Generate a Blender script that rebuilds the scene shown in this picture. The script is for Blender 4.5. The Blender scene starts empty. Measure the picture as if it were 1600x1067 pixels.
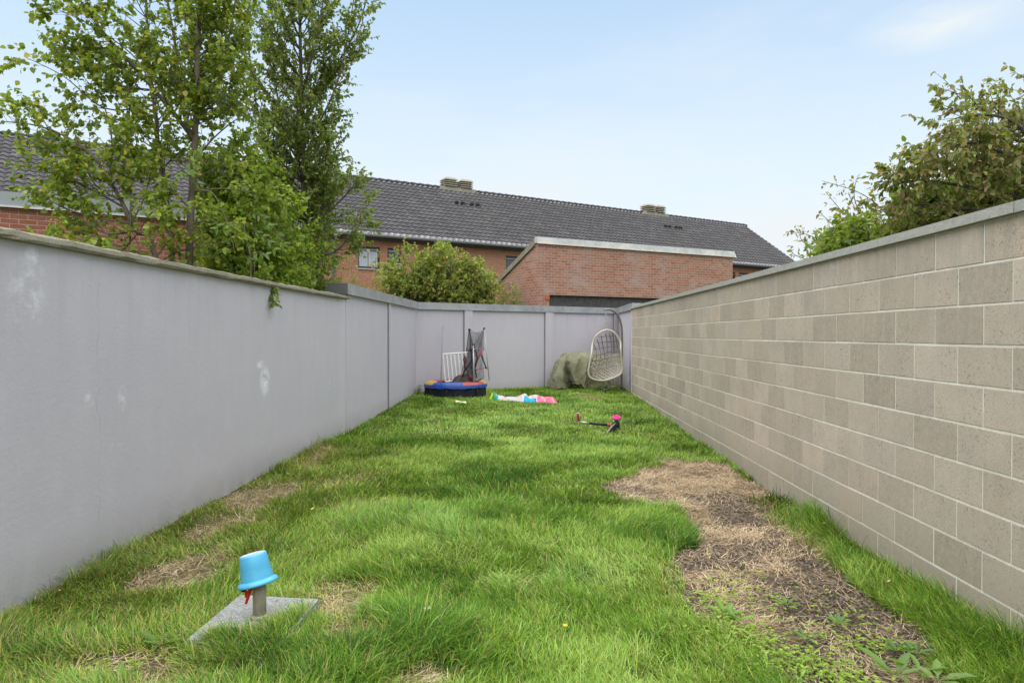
import bpy, bmesh, math, random
import numpy as np
from math import sin, cos, pi, radians, hypot, atan, atan2, sqrt
from mathutils import Vector, Matrix
random.seed(7)
rng = np.random.default_rng(11)
S = bpy.context.scene
COL = S.collection

# ------------------------------------------------------------------ camera
EYE = 1.38
YAW = atan(28/1067); PITCH = atan(11/1067)
cd = bpy.data.cameras.new("camera"); cam = bpy.data.objects.new("camera", cd); COL.objects.link(cam)
cd.sensor_width = 36; cd.lens = 24.01; cd.clip_start = .05; cd.clip_end = 3000
cam.location = (0, 0, EYE); cam.rotation_euler = (pi/2 - PITCH, 0, YAW)
S.camera = cam
# ------------------------------------------------------------------ world, sun, exposure
SUN_EL, SUN_AZ = 80, 215       # azimuth clockwise from +Y : the sun stands behind the camera to the left
w = bpy.data.worlds.new("World"); S.world = w; w.use_nodes = True
nt = w.node_tree; nt.nodes.clear()
def wn(t, **k):
    n = nt.nodes.new(t)
    for a, b in k.items(): setattr(n, a, b)
    return n
sky = wn('ShaderNodeTexSky', sky_type='NISHITA', sun_disc=False)
sky.sun_elevation = radians(SUN_EL); sky.sun_rotation = radians(SUN_AZ)
sky.air_density = 1.0; sky.dust_density = 1.0; sky.ozone_density = 1.0
bg1 = wn('ShaderNodeBackground'); bg1.inputs[1].default_value = .072
tint = wn('ShaderNodeMix', data_type='RGBA', blend_type='MULTIPLY'); tint.inputs[0].default_value = 1; tint.inputs[7].default_value = (.80, 1.0, .97, 1)
nt.links.new(sky.outputs[0], tint.inputs[6]); nt.links.new(tint.outputs[2], bg1.inputs[0])
bg2 = wn('ShaderNodeBackground'); bg2.inputs[0].default_value = (.90, .955, .985, 1); bg2.inputs[1].default_value = .27
tc = wn('ShaderNodeTexCoord'); sep = wn('ShaderNodeSeparateXYZ'); nt.links.new(tc.outputs['Generated'], sep.inputs[0])
ramp = wn('ShaderNodeValToRGB')          # thin high veil: thicker towards the horizon
e = ramp.color_ramp.elements
e[0].position = 0.0; e[0].color = (.95,)*3+(1,)
e[1].position = 1.0; e[1].color = (.12,)*3+(1,)
for p, v in ((.12, .90), (.25, .74), (.38, .48), (.52, .26)):
    q = e.new(p); q.color = (v,)*3+(1,)
nt.links.new(sep.outputs[2], ramp.inputs[0])
mp = wn('ShaderNodeMapping'); mp.inputs['Scale'].default_value = (1.2, 1.6, 5)
mp.inputs['Rotation'].default_value = (0, .15, .3)
nt.links.new(tc.outputs['Generated'], mp.inputs[0])
nz = wn('ShaderNodeTexNoise'); nz.inputs['Scale'].default_value = 2.2; nz.inputs['Detail'].default_value = 7; nz.inputs['Roughness'].default_value = .55
nt.links.new(mp.outputs[0], nz.inputs[0])
cr = wn('ShaderNodeMapRange'); cr.inputs[1].default_value = .45; cr.inputs[2].default_value = .8; cr.inputs[3].default_value = 0; cr.inputs[4].default_value = .22
nt.links.new(nz.outputs[0], cr.inputs[0])
# one small wisp of cloud
dot = wn('ShaderNodeVectorMath', operation='SUBTRACT')
nrm = wn('ShaderNodeVectorMath', operation='NORMALIZE'); nt.links.new(tc.outputs['Generated'], nrm.inputs[0]); nt.links.new(nrm.outputs[0], dot.inputs[0])
wd = Vector((.468, .785, .352)).normalized(); dot.inputs[1].default_value = wd
wm = wn('ShaderNodeMapping'); wm.inputs['Scale'].default_value = (14, 14, 46); nt.links.new(dot.outputs[0], wm.inputs[0])
nz2 = wn('ShaderNodeTexNoise'); nz2.inputs['Scale'].default_value = 1.3; nz2.inputs['Detail'].default_value = 6; nt.links.new(wm.outputs[0], nz2.inputs[0])
ln = wn('ShaderNodeVectorMath', operation='LENGTH'); nt.links.new(wm.outputs[0], ln.inputs[0])
wr = wn('ShaderNodeMapRange'); wr.inputs[1].default_value = 1.5; wr.inputs[2].default_value = 0; wr.inputs[3].default_value = 0; wr.inputs[4].default_value = .8
nt.links.new(ln.outputs['Value'], wr.inputs[0])
wmul = wn('ShaderNodeMath', operation='MULTIPLY'); nt.links.new(wr.outputs[0], wmul.inputs[0]); nt.links.new(nz2.outputs[0], wmul.inputs[1])
a1 = wn('ShaderNodeMath', operation='ADD'); nt.links.new(ramp.outputs[0], a1.inputs[0]); nt.links.new(cr.outputs[0], a1.inputs[1])
a2 = wn('ShaderNodeMath', operation='ADD', use_clamp=True); nt.links.new(a1.outputs[0], a2.inputs[0]); nt.links.new(wmul.outputs[0], a2.inputs[1])
mx = wn('ShaderNodeMixShader'); nt.links.new(a2.outputs[0], mx.inputs[0]); nt.links.new(bg1.outputs[0], mx.inputs[1]); nt.links.new(bg2.outputs[0], mx.inputs[2])
wo = wn('ShaderNodeOutputWorld'); nt.links.new(mx.outputs[0], wo.inputs[0])
sd = bpy.data.lights.new("sun", 'SUN'); sun = bpy.data.objects.new("sun", sd); COL.objects.link(sun)
sd.energy = 1.5; sd.angle = radians(115); sd.color = (1, .935, .84)
az, el = radians(SUN_AZ), radians(SUN_EL)
sv = Vector((sin(az)*cos(el), cos(az)*cos(el), sin(el)))
sun.rotation_euler = sv.to_track_quat('Z', 'Y').to_euler()
S.view_settings.view_transform = 'Standard'; S.view_settings.look = 'None'
S.view_settings.exposure = 1.85; S.view_settings.gamma = 1
S.render.film_transparent = False
try: S.cycles.transparent_max_bounces = 16
except Exception: pass

# ------------------------------------------------------------------ helpers
def W(px, py, Y):
    """world point that stands Y metres down the garden in the given direction of view"""
    u = (px-800)/1067; v = (533.5-py)/1067
    f = Vector((-sin(YAW)*cos(PITCH), cos(YAW)*cos(PITCH), -sin(PITCH))); r = Vector((cos(YAW), sin(YAW), 0))
    d = f + r*u + r.cross(f)*v
    return Vector((0, 0, EYE)) + d*(Y/d.y)

class MB:
    def __init__(s): s.v = []; s.f = []; s.uv = []; s.m = []; s.c = []; s.mi = 0; s.col = (1, 1, 1)
    def face(s, pts, uvs=None):
        i = len(s.v); s.v += [tuple(p) for p in pts]; s.f.append(tuple(range(i, i+len(pts))))
        s.uv.append(uvs or [(0, 0)]*len(pts)); s.m.append(s.mi); s.c.append(s.col)
    def quad_uv(s, o, U, Vv, uo=(0, 0)):
        """rectangle origin o, edge vectors U,V, uv in metres"""
        o = Vector(o); U = Vector(U); Vv = Vector(Vv); a, b = U.length, Vv.length
        s.face([o, o+U, o+U+Vv, o+Vv], [(uo[0], uo[1]), (uo[0]+a, uo[1]), (uo[0]+a, uo[1]+b), (uo[0], uo[1]+b)])
    def hexa(s, b, t):
        """b: 4 bottom pts ccw from above, t: 4 top"""
        b = [Vector(p) for p in b]; t = [Vector(p) for p in t]
        for k in range(4):
            j = (k+1) % 4; L = (b[j]-b[k]).length; u0 = b[k].x*.37 + b[k].y
            s.face([b[k], b[j], t[j], t[k]], [(u0, b[k].z), (u0+L, b[j].z), (u0+L, t[j].z), (u0, t[k].z)])
        s.face(t, [(p.x, p.y) for p in t]); s.face(b[::-1], [(p.x, p.y) for p in b[::-1]])
    def box(s, c, size, M=None):
        x, y, z = (q/2 for q in size); c = Vector(c)
        P = [Vector(p) for p in ((-x,-y,-z),(x,-y,-z),(x,y,-z),(-x,y,-z),(-x,-y,z),(x,-y,z),(x,y,z),(-x,y,z))]
        if M is not None: P = [M @ p for p in P]
        P = [c+p for p in P]; s.hexa(P[:4], P[4:])
    def tube(s, pts, r, n=6, cap=True):
        pts = [Vector(p) for p in pts]; R = r if isinstance(r, (list, tuple)) else [r]*len(pts)
        base = len(s.v); prev = None
        for i, p in enumerate(pts):
            d = (pts[min(i+1, len(pts)-1)] - pts[max(i-1, 0)]).normalized()
            if prev is None:
                a = d.orthogonal().normalized()
            else:
                a = prev - d*prev.dot(d)
                a = a.normalized() if a.length > 1e-6 else d.orthogonal().normalized()
            prev = a; b = d.cross(a)
            for k in range(n):
                t = 2*pi*k/n; s.v.append(tuple(p + (a*cos(t)+b*sin(t))*R[i]))
        for i in range(len(pts)-1):
            for k in range(n):
                j = (k+1) % n; q = base+i*n
                s.f.append((q+k, q+j, q+n+j, q+n+k)); s.uv.append([(k/n, i*.1), ((k+1)/n, i*.1), ((k+1)/n, i*.1+.1), (k/n, i*.1+.1)]); s.m.append(s.mi); s.c.append(s.col)
        if cap:
            for q, rev in ((base, True), (base+(len(pts)-1)*n, False)):
                f = [q+k for k in range(n)]; f = f[::-1] if rev else f
                s.f.append(tuple(f)); s.uv.append([(0, 0)]*n); s.m.append(s.mi); s.c.append(s.col)
    def lathe(s, prof, n=24, M=None, closed=False):
        base = len(s.v)
        for (r, z) in prof:
            for k in range(n):
                t = 2*pi*k/n; p = Vector((r*cos(t), r*sin(t), z)); s.v.append(tuple(M @ p if M is not None else p))
        m = len(prof)
        for i in range(m if closed else m-1):
            ii = (i+1) % m
            for k in range(n):
                j = (k+1) % n
                s.f.append((base+i*n+k, base+i*n+j, base+ii*n+j, base+ii*n+k)); s.uv.append([(0, 0)]*4); s.m.append(s.mi); s.c.append(s.col)
    def grid(s, fn, nu, nv, colfn=None):
        base = len(s.v)
        for j in range(nv+1):
            for i in range(nu+1): s.v.append(tuple(fn(i/nu, j/nv)))
        for j in range(nv):
            for i in range(nu):
                a = base+j*(nu+1)+i
                s.f.append((a, a+1, a+nu+2, a+nu+1)); s.uv.append([(i/nu, j/nv), ((i+1)/nu, j/nv), ((i+1)/nu, (j+1)/nv), (i/nu, (j+1)/nv)])
                s.m.append(s.mi); s.c.append(colfn((i+.5)/nu, (j+.5)/nv) if colfn else s.col)
    def build(s, name, mats, parent=None, smooth=False, color=False, loc=None):
        me = bpy.data.meshes.new(name); me.from_pydata(s.v, [], s.f)
        uvl = me.uv_layers.new(name='UV'); flat = [c for f in s.uv for p in f for c in p]
        uvl.data.foreach_set('uv', flat)
        if color:
            at = me.color_attributes.new('col', 'FLOAT_COLOR', 'CORNER')
            at.data.foreach_set('color', [c for f, cc in zip(s.f, s.c) for _ in f for c in (*cc, 1.0)])
        if not isinstance(mats, (list, tuple)): mats = [mats]
        for m in mats: me.materials.append(m)
        me.polygons.foreach_set('material_index', s.m)
        if smooth: me.polygons.foreach_set('use_smooth', [True]*len(s.f))
        me.update()
        o = bpy.data.objects.new(name, me); COL.objects.link(o)
        if loc is not None: o.location = loc
        if parent is not None: o.parent = parent
        return o

def tag(o, label=None, cat=None, group=None, kind=None):
    for k, v in (('label', label), ('category', cat), ('group', group), ('kind', kind)):
        if v: o[k] = v
    return o
def thing(name, label, cat, loc=(0, 0, 0), group=None, rz=0):
    o = bpy.data.objects.new(name, None); COL.objects.link(o); o.location = loc; o.rotation_euler = (0, 0, rz)
    o.empty_display_size = .1
    return tag(o, label, cat, group)
def bevel(o, wdt=.004, seg=2):
    m = o.modifiers.new('bevel', 'BEVEL'); m.width = wdt; m.segments = seg; m.limit_method = 'ANGLE'
    return o
def merge(o, smooth=True):
    bm = bmesh.new(); bm.from_mesh(o.data); bmesh.ops.remove_doubles(bm, verts=bm.verts, dist=1e-4); bm.to_mesh(o.data); bm.free()
    if smooth: o.data.polygons.foreach_set('use_smooth', [True]*len(o.data.polygons))
    return o

# material helper -----------------------------------------------------------
class Mat:
    def __init__(s, name, rough=.7, spec=.3, metal=0):
        s.m = bpy.data.materials.new(name); s.m.use_nodes = True; s.t = s.m.node_tree; s.b = s.t.nodes['Principled BSDF']
        s.b.inputs['Roughness'].default_value = rough; s.b.inputs['Metallic'].default_value = metal
        s.b.inputs['Specular IOR Level'].default_value = spec
        s.uvn = None
    def n(s, t, **k):
        x = s.t.nodes.new(t)
        for a, b in k.items(): setattr(x, a, b)
        return x
    def l(s, a, b): s.t.links.new(a, b)
    def uv(s):
        if not s.uvn: s.uvn = s.n('ShaderNodeUVMap', uv_map='UV')
        return s.uvn.outputs[0]
    def obj(s): return s.n('ShaderNodeTexCoord').outputs['Object']
    def noise(s, vec, scale, detail=4, rough=.55, dist=0, sc=None):
        if sc:
            mp = s.n('ShaderNodeMapping'); mp.inputs['Scale'].default_value = sc; s.l(vec, mp.inputs[0]); vec = mp.outputs[0]
        x = s.n('ShaderNodeTexNoise'); x.inputs['Scale'].default_value = scale; x.inputs['Detail'].default_value = detail
        x.inputs['Roughness'].default_value = rough; x.inputs['Distortion'].default_value = dist; s.l(vec, x.inputs[0]); return x.outputs[0]
    def ramp(s, fac, stops):
        x = s.n('ShaderNodeValToRGB'); e = x.color_ramp.elements
        e[0].position, c = stops[0]; e[0].color = (*c, 1)
        e[1].position, c = stops[-1]; e[1].color = (*c, 1)
        for p, c in stops[1:-1]: q = e.new(p); q.color = (*c, 1)
        s.l(fac, x.inputs[0]); return x.outputs[0]
    def mapr(s, v, a, b, c=0, d=1):
        x = s.n('ShaderNodeMapRange'); s.l(v, x.inputs[0])
        for i, q in enumerate((a, b, c, d)): x.inputs[i+1].default_value = q
        return x.outputs[0]
    def math(s, op, a, b=None, clamp=False):
        x = s.n('ShaderNodeMath', operation=op, use_clamp=clamp)
        for i, q in enumerate((a, b)):
            if q is None: continue
            if isinstance(q, (int, float)): x.inputs[i].default_value = q
            else: s.l(q, x.inputs[i])
        return x.outputs[0]
    def mix(s, fac, a, b, mode='MIX'):
        x = s.n('ShaderNodeMix', data_type='RGBA', blend_type=mode)
        for i, q in ((0, fac), (6, a), (7, b)):
            if isinstance(q, (int, float)): x.inputs[i].default_value = q
            elif isinstance(q, tuple): x.inputs[i].default_value = (*q, 1)
            else: s.l(q, x.inputs[i])
        return x.outputs[2]
    def attr(s, n='col'):
        return s.n('ShaderNodeAttribute', attribute_name=n).outputs['Color']
    def color(s, c):
        if isinstance(c, tuple): s.b.inputs['Base Color'].default_value = (*c, 1)
        else: s.l(c, s.b.inputs['Base Color'])
        return s
    def bump(s, h, strength=.3, dist=.01):
        x = s.n('ShaderNodeBump'); x.inputs['Strength'].default_value = strength; x.inputs['Distance'].default_value = dist
        s.l(h, x.inputs['Height']); s.l(x.outputs[0], s.b.inputs['Normal']); return s
    def translucent(s, col, fac=.35):
        t = s.n('ShaderNodeBsdfTranslucent'); 
        if isinstance(col, tuple): t.inputs[0].default_value = (*col, 1)
        else: s.l(col, t.inputs[0])
        m = s.n('ShaderNodeMixShader'); m.inputs[0].default_value = fac
        s.l(s.b.outputs[0], m.inputs[1]); s.l(t.outputs[0], m.inputs[2])
        s.l(m.outputs[0], s.t.nodes['Material Output'].inputs[0]); return s

def plain(name, c, rough=.6, var=.12, scale=6, spec=.3, metal=0, bump=0):
    M = Mat(name, rough, spec, metal); o = M.obj(); n = M.noise(o, scale, 5)
    lo = tuple(x*(1-var) for x in c); hi = tuple(min(1, x*(1+var)) for x in c)
    M.color(M.ramp(n, [(.3, lo), (.7, hi)]))
    if bump: M.bump(M.noise(o, scale*6, 5), bump, .004)
    return M.m

def mat_render():     # grey painted render on the garden walls
    M = Mat('grey render', .85, .2); uv = M.uv()
    n1 = M.noise(uv, .55, 5, .6); n2 = M.noise(uv, 3, 6, .6, sc=(1.6, .6, 1)); n3 = M.noise(uv, 40, 4, .6)
    c = M.ramp(n1, [(.3, (.50, .467, .505)), (.7, (.54, .503, .53))])
    c = M.mix(M.mapr(n2, .35, .75, 0, .38), c, (.45, .42, .455))
    # rain streaks under the coping
    st = M.noise(uv, 7, 4, .6, sc=(1, .06, 1)); c = M.mix(M.mapr(st, .52, .8, 0, .10), c, (.57, .55, .55))
    sp = M.noise(uv, 60, 2, .5); c = M.mix(M.mapr(sp, .70, .78, 0, .35), c, (.17, .17, .18))
    # chalky scuffs
    sepn = M.n('ShaderNodeSeparateXYZ'); M.l(uv, sepn.inputs[0]); u, v = sepn.outputs[0], sepn.outputs[1]
    sc1 = M.noise(uv, 9, 6, .7); sc2 = M.noise(uv, 28, 5, .65)
    tot = None
    for (cu, cv, ru, rv, th, amt) in ((3.42, 1.60, .16, .22, .52, .5), (3.45, 1.78, .06, .06, .46, .8), (6.51, .93, .13, .16, .47, 1.0), (6.4, 1.1, .10, .05, .5, .9),
                                      (4.22, .98, .06, .09, .52, .6), (4.2, .65, .25, .12, .58, .4), (3.9, 1.0, .05, .06, .5, .5), (7.4, .45, .1, .3, .6, .4), (8.4, .75, .05, .1, .55, .5)):
        du = M.math('DIVIDE', M.math('SUBTRACT', u, cu), ru); dv = M.math('DIVIDE', M.math('SUBTRACT', v, cv), rv)
        rr = M.math('ADD', M.math('MULTIPLY', du, du), M.math('MULTIPLY', dv, dv))
        fall = M.mapr(rr, 0, 1.0, 1, 0)
        msk = M.math('MULTIPLY', M.mapr(M.math('ADD', M.math('MULTIPLY', sc1, .6), M.math('MULTIPLY', sc2, .4)), th-.05, th+.06), M.math('MULTIPLY', fall, amt))
        tot = msk if tot is None else M.math('MAXIMUM', tot, msk)
    c = M.mix(tot, c, (.80, .78, .82))
    # hairline crack
    wob = M.noise(uv, 2.2, 5, .6, sc=(0.0, 1, 1)); uu = M.math('ADD', 3.86, M.math('MULTIPLY', wob, .25))
    dist = M.math('ABSOLUTE', M.math('SUBTRACT', u, uu)); cmk = M.mapr(dist, .001, .006, .30, 0)
    cmk = M.math('MULTIPLY', cmk, M.mapr(M.noise(uv, 5, 3), .35, .6))
    c = M.mix(cmk, c, (.19, .19, .21))
    base = M.math('MULTIPLY', M.mapr(M.math('ADD', v, M.math('MULTIPLY', n2, .35)), .22, .50, .75, 0), M.mapr(n2, .3, .7, .3, 1))
    c = M.mix(base, c, (.25, .245, .19))
    drip = M.noise(uv, 11, 4, .65, sc=(1, .04, 1)); dm = M.math('MULTIPLY', M.mapr(drip, .5, .7, 0, .22), M.mapr(v, 1.1, 1.85))
    c = M.mix(dm, c, (.30, .285, .27))
    n5 = M.noise(uv, 1.6, 7, .72, 1.2); c = M.mix(M.mapr(n5, .55, .72, 0, .35), c, (.56, .54, .56))
    M.color(c); M.bump(M.math('ADD', n3, M.math('MULTIPLY', n5, 2.0)), .28, .006)
    return M.m

def mat_block():
    M = Mat('concrete block', .9, .15); o = M.obj(); base = M.attr()
    n1 = M.noise(o, 3.2, 6, .65); n2 = M.noise(o, 28, 5, .6); pits = M.noise(o, 75, 3, .6); st = M.noise(o, 5, 5, .6, sc=(1, 3.2, .5))
    c = M.mix(M.mapr(n1, .35, .75, 0, .5), base, (.32, .285, .235))
    c = M.mix(M.mapr(st, .52, .75, 0, .35), c, (.58, .54, .46))
    c = M.mix(M.mapr(n2, .35, .7, 0, .35), c, (.56, .52, .45))
    c = M.mix(M.math('MULTIPLY', M.mapr(pits, .60, .66, 0, .75), M.mapr(M.noise(o, 4.5, 4, .6), .42, .62, .1, 1)), c, (.10, .095, .085))
    grain = M.noise(o, 200, 3, .7); c = M.mix(M.mapr(grain, .46, .66, 0, .55), c, (.20, .18, .15))
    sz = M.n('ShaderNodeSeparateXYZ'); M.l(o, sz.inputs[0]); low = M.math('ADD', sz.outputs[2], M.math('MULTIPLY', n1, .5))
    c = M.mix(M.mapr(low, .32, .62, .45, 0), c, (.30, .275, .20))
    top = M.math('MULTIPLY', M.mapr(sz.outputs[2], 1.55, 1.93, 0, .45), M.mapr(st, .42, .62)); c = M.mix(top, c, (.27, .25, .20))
    sm = M.noise(o, 1.3, 6, .7, .8); c = M.mix(M.mapr(sm, .58, .75, 0, .4), c, (.60, .56, .48))
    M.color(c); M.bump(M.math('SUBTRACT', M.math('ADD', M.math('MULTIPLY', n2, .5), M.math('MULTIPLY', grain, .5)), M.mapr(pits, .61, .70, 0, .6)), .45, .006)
    return M.m

def mat_brick(name, c1, c2, mortar, bw=.21, bh=.065, soot=.25, joint=.011):
    M = Mat(name, .85, .2); uv = M.uv()
    wob = M.noise(uv, 6, 2)
    b = M.n('ShaderNodeTexBrick'); M.l(uv, b.inputs[0]); b.inputs['Scale'].default_value = 1
    b.inputs['Brick Width'].default_value = bw; b.inputs['Row Height'].default_value = bh; b.inputs['Mortar Size'].default_value = joint/2
    b.inputs['Mortar Smooth'].default_value = .3; b.inputs['Bias'].default_value = 0
    b.inputs['Color1'].default_value = (*c1, 1); b.inputs['Color2'].default_value = (*c2, 1); b.inputs['Mortar'].default_value = (*mortar, 1)
    n1 = M.noise(uv, 1.1, 6, .65); n2 = M.noise(uv, 9, 5, .6, sc=(1, 3, 1))
    c = M.mix(M.mapr(n2, .45, .75, 0, .45), b.outputs[0], tuple(x*.55 for x in c2))
    c = M.mix(M.mapr(n1, .48, .72, 0, soot), c, (.42, .36, .33))
    M.color(c); M.bump(M.math('SUBTRACT', M.math('MULTIPLY', n2, .3), b.outputs[1]), .5, .008)
    return M.m

def mat_tile():
    M = Mat('roof tile', .48, .5); uv = M.uv()
    d = M.n('ShaderNodeVectorMath', operation='DIVIDE'); M.l(uv, d.inputs[0]); d.inputs[1].default_value = (.26, .33, 1)
    f = M.n('ShaderNodeVectorMath', operation='FLOOR'); M.l(d.outputs[0], f.inputs[0])
    wn_ = M.n('ShaderNodeTexWhiteNoise', noise_dimensions='2D'); M.l(f.outputs[0], wn_.inputs[0])
    n = M.noise(uv, 1.4, 5)
    c = M.ramp(wn_.outputs[0], [(0, (.19, .172, .185)), (.6, (.245, .222, .235)), (1, (.31, .285, .29))])
    c = M.mix(M.mapr(n, .4, .75, 0, .4), c, (.15, .14, .13))
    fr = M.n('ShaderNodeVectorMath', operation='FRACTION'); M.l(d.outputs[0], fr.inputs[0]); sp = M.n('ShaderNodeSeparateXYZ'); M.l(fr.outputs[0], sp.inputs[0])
    gap_shade = M.math('MAXIMUM', M.mapr(sp.outputs[1], .70, .86, 0, .8), M.mapr(M.math('ABSOLUTE', M.math('SUBTRACT', sp.outputs[0], .86)), .10, .03, 0, .7))  # shade below the overlaps and in the side joints, painted into the colour
    c = M.mix(gap_shade, c, (.05, .045, .05)); c = M.mix(M.mapr(sp.outputs[1], .02, .16, .55, 0), c, (.40, .38, .38))  # dark gaps, then a painted highlight along each tile's lower edge
    moss = M.noise(uv, .5, 5, .7); c = M.mix(M.mapr(moss, .5, .75, 0, .25), c, (.12, .115, .085))
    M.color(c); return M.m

def mat_zinc(name, c, rough=.45, stain=(.55, .53, .5)):
    M = Mat(name, rough, .5, .35); uv = M.obj(); n = M.noise(uv, 2.4, 6, .65, .4); n2 = M.noise(uv, 9, 4)
    col = M.ramp(n, [(.35, c), (.68, stain)]); col = M.mix(M.mapr(n2, .5, .8, 0, .3), col, tuple(x*.6 for x in c))
    M.color(col); M.bump(n, .15, .01); return M.m

def mat_coping(name, c1, c2, lichen):
    M = Mat(name, .9, .15); o = M.obj(); n = M.noise(o, 4, 7, .7); n2 = M.noise(o, 22, 6, .7); n3 = M.noise(o, 90, 3)
    c = M.ramp(n, [(.3, c1), (.7, c2)]); c = M.mix(M.mapr(n2, .48, .7, 0, .6), c, lichen)
    c = M.mix(M.mapr(n3, .6, .75, 0, .5), c, tuple(x*.4 for x in c1))
    M.color(c); M.bump(M.math('ADD', n2, M.math('MULTIPLY', n3, .5)), .6, .012); return M.m

def mat_leaf(name, trans=.35, rough=.42, spec=.4):
    M = Mat(name, rough, spec); c = M.attr(); M.color(c)
    t = M.mix(.5, c, (.40, .55, .06)); M.translucent(M.mix(1.0, t, (.9, .95, .6), 'MULTIPLY'), trans); return M.m

def mat_bark(name, c1, c2):
    M = Mat(name, .85, .2); o = M.obj(); n = M.noise(o, 12, 6, .65, sc=(1, 1, .35)); n2 = M.noise(o, 40, 4)
    M.color(M.mix(M.mapr(n2, .4, .8, 0, .35), M.ramp(n, [(.35, c1), (.65, c2)]), (.13, .14, .08))); M.bump(M.math('ADD', n, n2), .6, .01); return M.m

M_RENDER = mat_render(); M_BLOCK = mat_block()
M_BRICK_ROW = mat_brick('orange house brick', (.44, .205, .125), (.35, .155, .09), (.42, .30, .225), soot=.12)
M_BRICK_ANX = mat_brick('weathered annex brick', (.42, .215, .145), (.31, .135, .09), (.47, .39, .32), bh=.072, soot=.55)
M_BRICK_LEFT = mat_brick('red annex brick', (.40, .155, .095), (.33, .12, .075), (.50, .38, .30), soot=.1, bh=.063, bw=.2)
M_TILE = mat_tile()
M_ZINC = mat_zinc('zinc coping', (.29, .30, .31), .5, (.45, .45, .44)); M_ZINC_PALE = mat_zinc('pale flashing', (.46, .46, .44), .55, (.66, .64, .59)); M_ZINC_DARK = mat_zinc('weathered zinc end', (.10, .11, .115), .55, (.14, .14, .14))
M_COPING_OLD = mat_coping('old concrete coping', (.23, .205, .15), (.32, .29, .22), (.16, .15, .10))
M_COPING_NEW = mat_coping('pale concrete coping', (.36, .35, .315), (.42, .41, .37), (.28, .27, .225))
M_DARKFRAME = plain('anthracite frame', (.035, .04, .047), .4)
M_CURTAIN = plain('net curtain', (.50, .53, .56), .9, .1, 4)
M_SILL = plain('stone sill', (.42, .40, .37), .8)
M_WHITE = plain('white lacquer', (.68, .67, .64), .4, .08)
M_PIPE = plain('grey downpipe', (.27, .27, .29), .45, .1)
M_CHIM = mat_coping('chimney concrete', (.30, .27, .21), (.40, .37, .29), (.22, .20, .15))
M_DARK = plain('dark opening', (.03, .03, .03), .7)
M_FASCIA = plain('grey weathered board', (.07, .063, .06), .7, .35, 9)

# ------------------------------------------------------------------ ground height
def gz(x, y):
    yl = np.interp(y, [-3, 3.2, 5, 8.2, 11.4, 14.1, 18], [.0, .01, .03, .06, .12, .17, .19])
    yr = np.interp(y, [-3, 3, 7, 9, 12.3, 14, 18], [-.02, -.02, -.05, -.02, .07, .10, .11])
    t = np.clip((np.asarray(x)+2.4)/4.6, 0, 1)
    return yl*(1-t) + yr*t
def vnoise(x, y, scale, seed=0):
    r = np.random.default_rng(seed); g = r.random((257, 257))
    X = np.asarray(x)*scale + 60.3; Y = np.asarray(y)*scale + 41.7
    xi = np.floor(X).astype(int); yi = np.floor(Y).astype(int); fx = X-xi; fy = Y-yi
    fx = fx*fx*(3-2*fx); fy = fy*fy*(3-2*fy); xi %= 256; yi %= 256
    return (g[xi, yi]*(1-fx)+g[xi+1, yi]*fx)*(1-fy)+(g[xi, yi+1]*(1-fx)+g[xi+1, yi+1]*fx)*fy
def fbm(x, y, s, seed=0, o=3):
    a = 0; k = 1; tot = 0
    for i in range(o): a = a + k*vnoise(x, y, s*2**i, seed+i); tot += k; k *= .5
    return a/tot
PATCH = np.array([(0.70, 6.3), (1.10, 7.2), (1.6, 7.75), (2.2, 7.6), (2.22, 6.2), (2.15, 5.3), (1.93, 4.4), (1.86, 3.9), (1.80, 3.3), (1.66, 2.5), (1.05, 2.4), (1.06, 3.1), (0.84, 3.45), (0.86, 4.1), (1.14, 4.66), (1.02, 5.3), (0.78, 5.9)])
def inpoly(x, y, P):
    c = np.zeros(np.shape(x), bool); j = len(P)-1
    for i in range(len(P)):
        xi, yi = P[i]; xj, yj = P[j]
        with np.errstate(divide='ignore', invalid='ignore'):
            k = ((yi > y) != (yj > y)) & (x < (xj-xi)*(y-yi)/(yj-yi+1e-12)+xi)
        c ^= k; j = i
    return c
ELL = [(-2.25, 5.65, .24, .6, .75), (-2.2, 4.75, .20, .34, .6), (-2.05, 3.75, .24, .36, .75), (-2.0, 4.2, .16, .26, .5), (-1.0, 3.5, .16, .20, .75), (-1.62, 2.68, .36, .18, .85),
       (-0.9, 3.12, .15, .2, .8), (-0.45, 2.6, .20, .14, .75), (-1.25, 2.68, .2, .08, .6), (1.2, 13.6, .4, .5, .5), (.04, 3.75, .12, .2, .35), (-2.3, 7.3, .15, .7, .55), (-1.3, 5.3, .3, .3, .2), (.9, 3.9, .2, .3, .4), (-1.7, 6.2, .3, .5, .35)]
def bare(x, y):
    """0 = full grass, 1 = none"""
    wx = x + (fbm(x, y, 2.5, 3)-.5)*.45; wy = y + (fbm(x, y, 2.5, 9)-.5)*.6
    m = inpoly(wx, wy, PATCH).astype(float)
    for (cx, cy, rx, ry, a) in ELL:
        d = ((wx-cx)/rx)**2 + ((wy-cy)/ry)**2
        m = np.maximum(m, a*np.clip(1.35-d, 0, 1))
    return m

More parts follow.
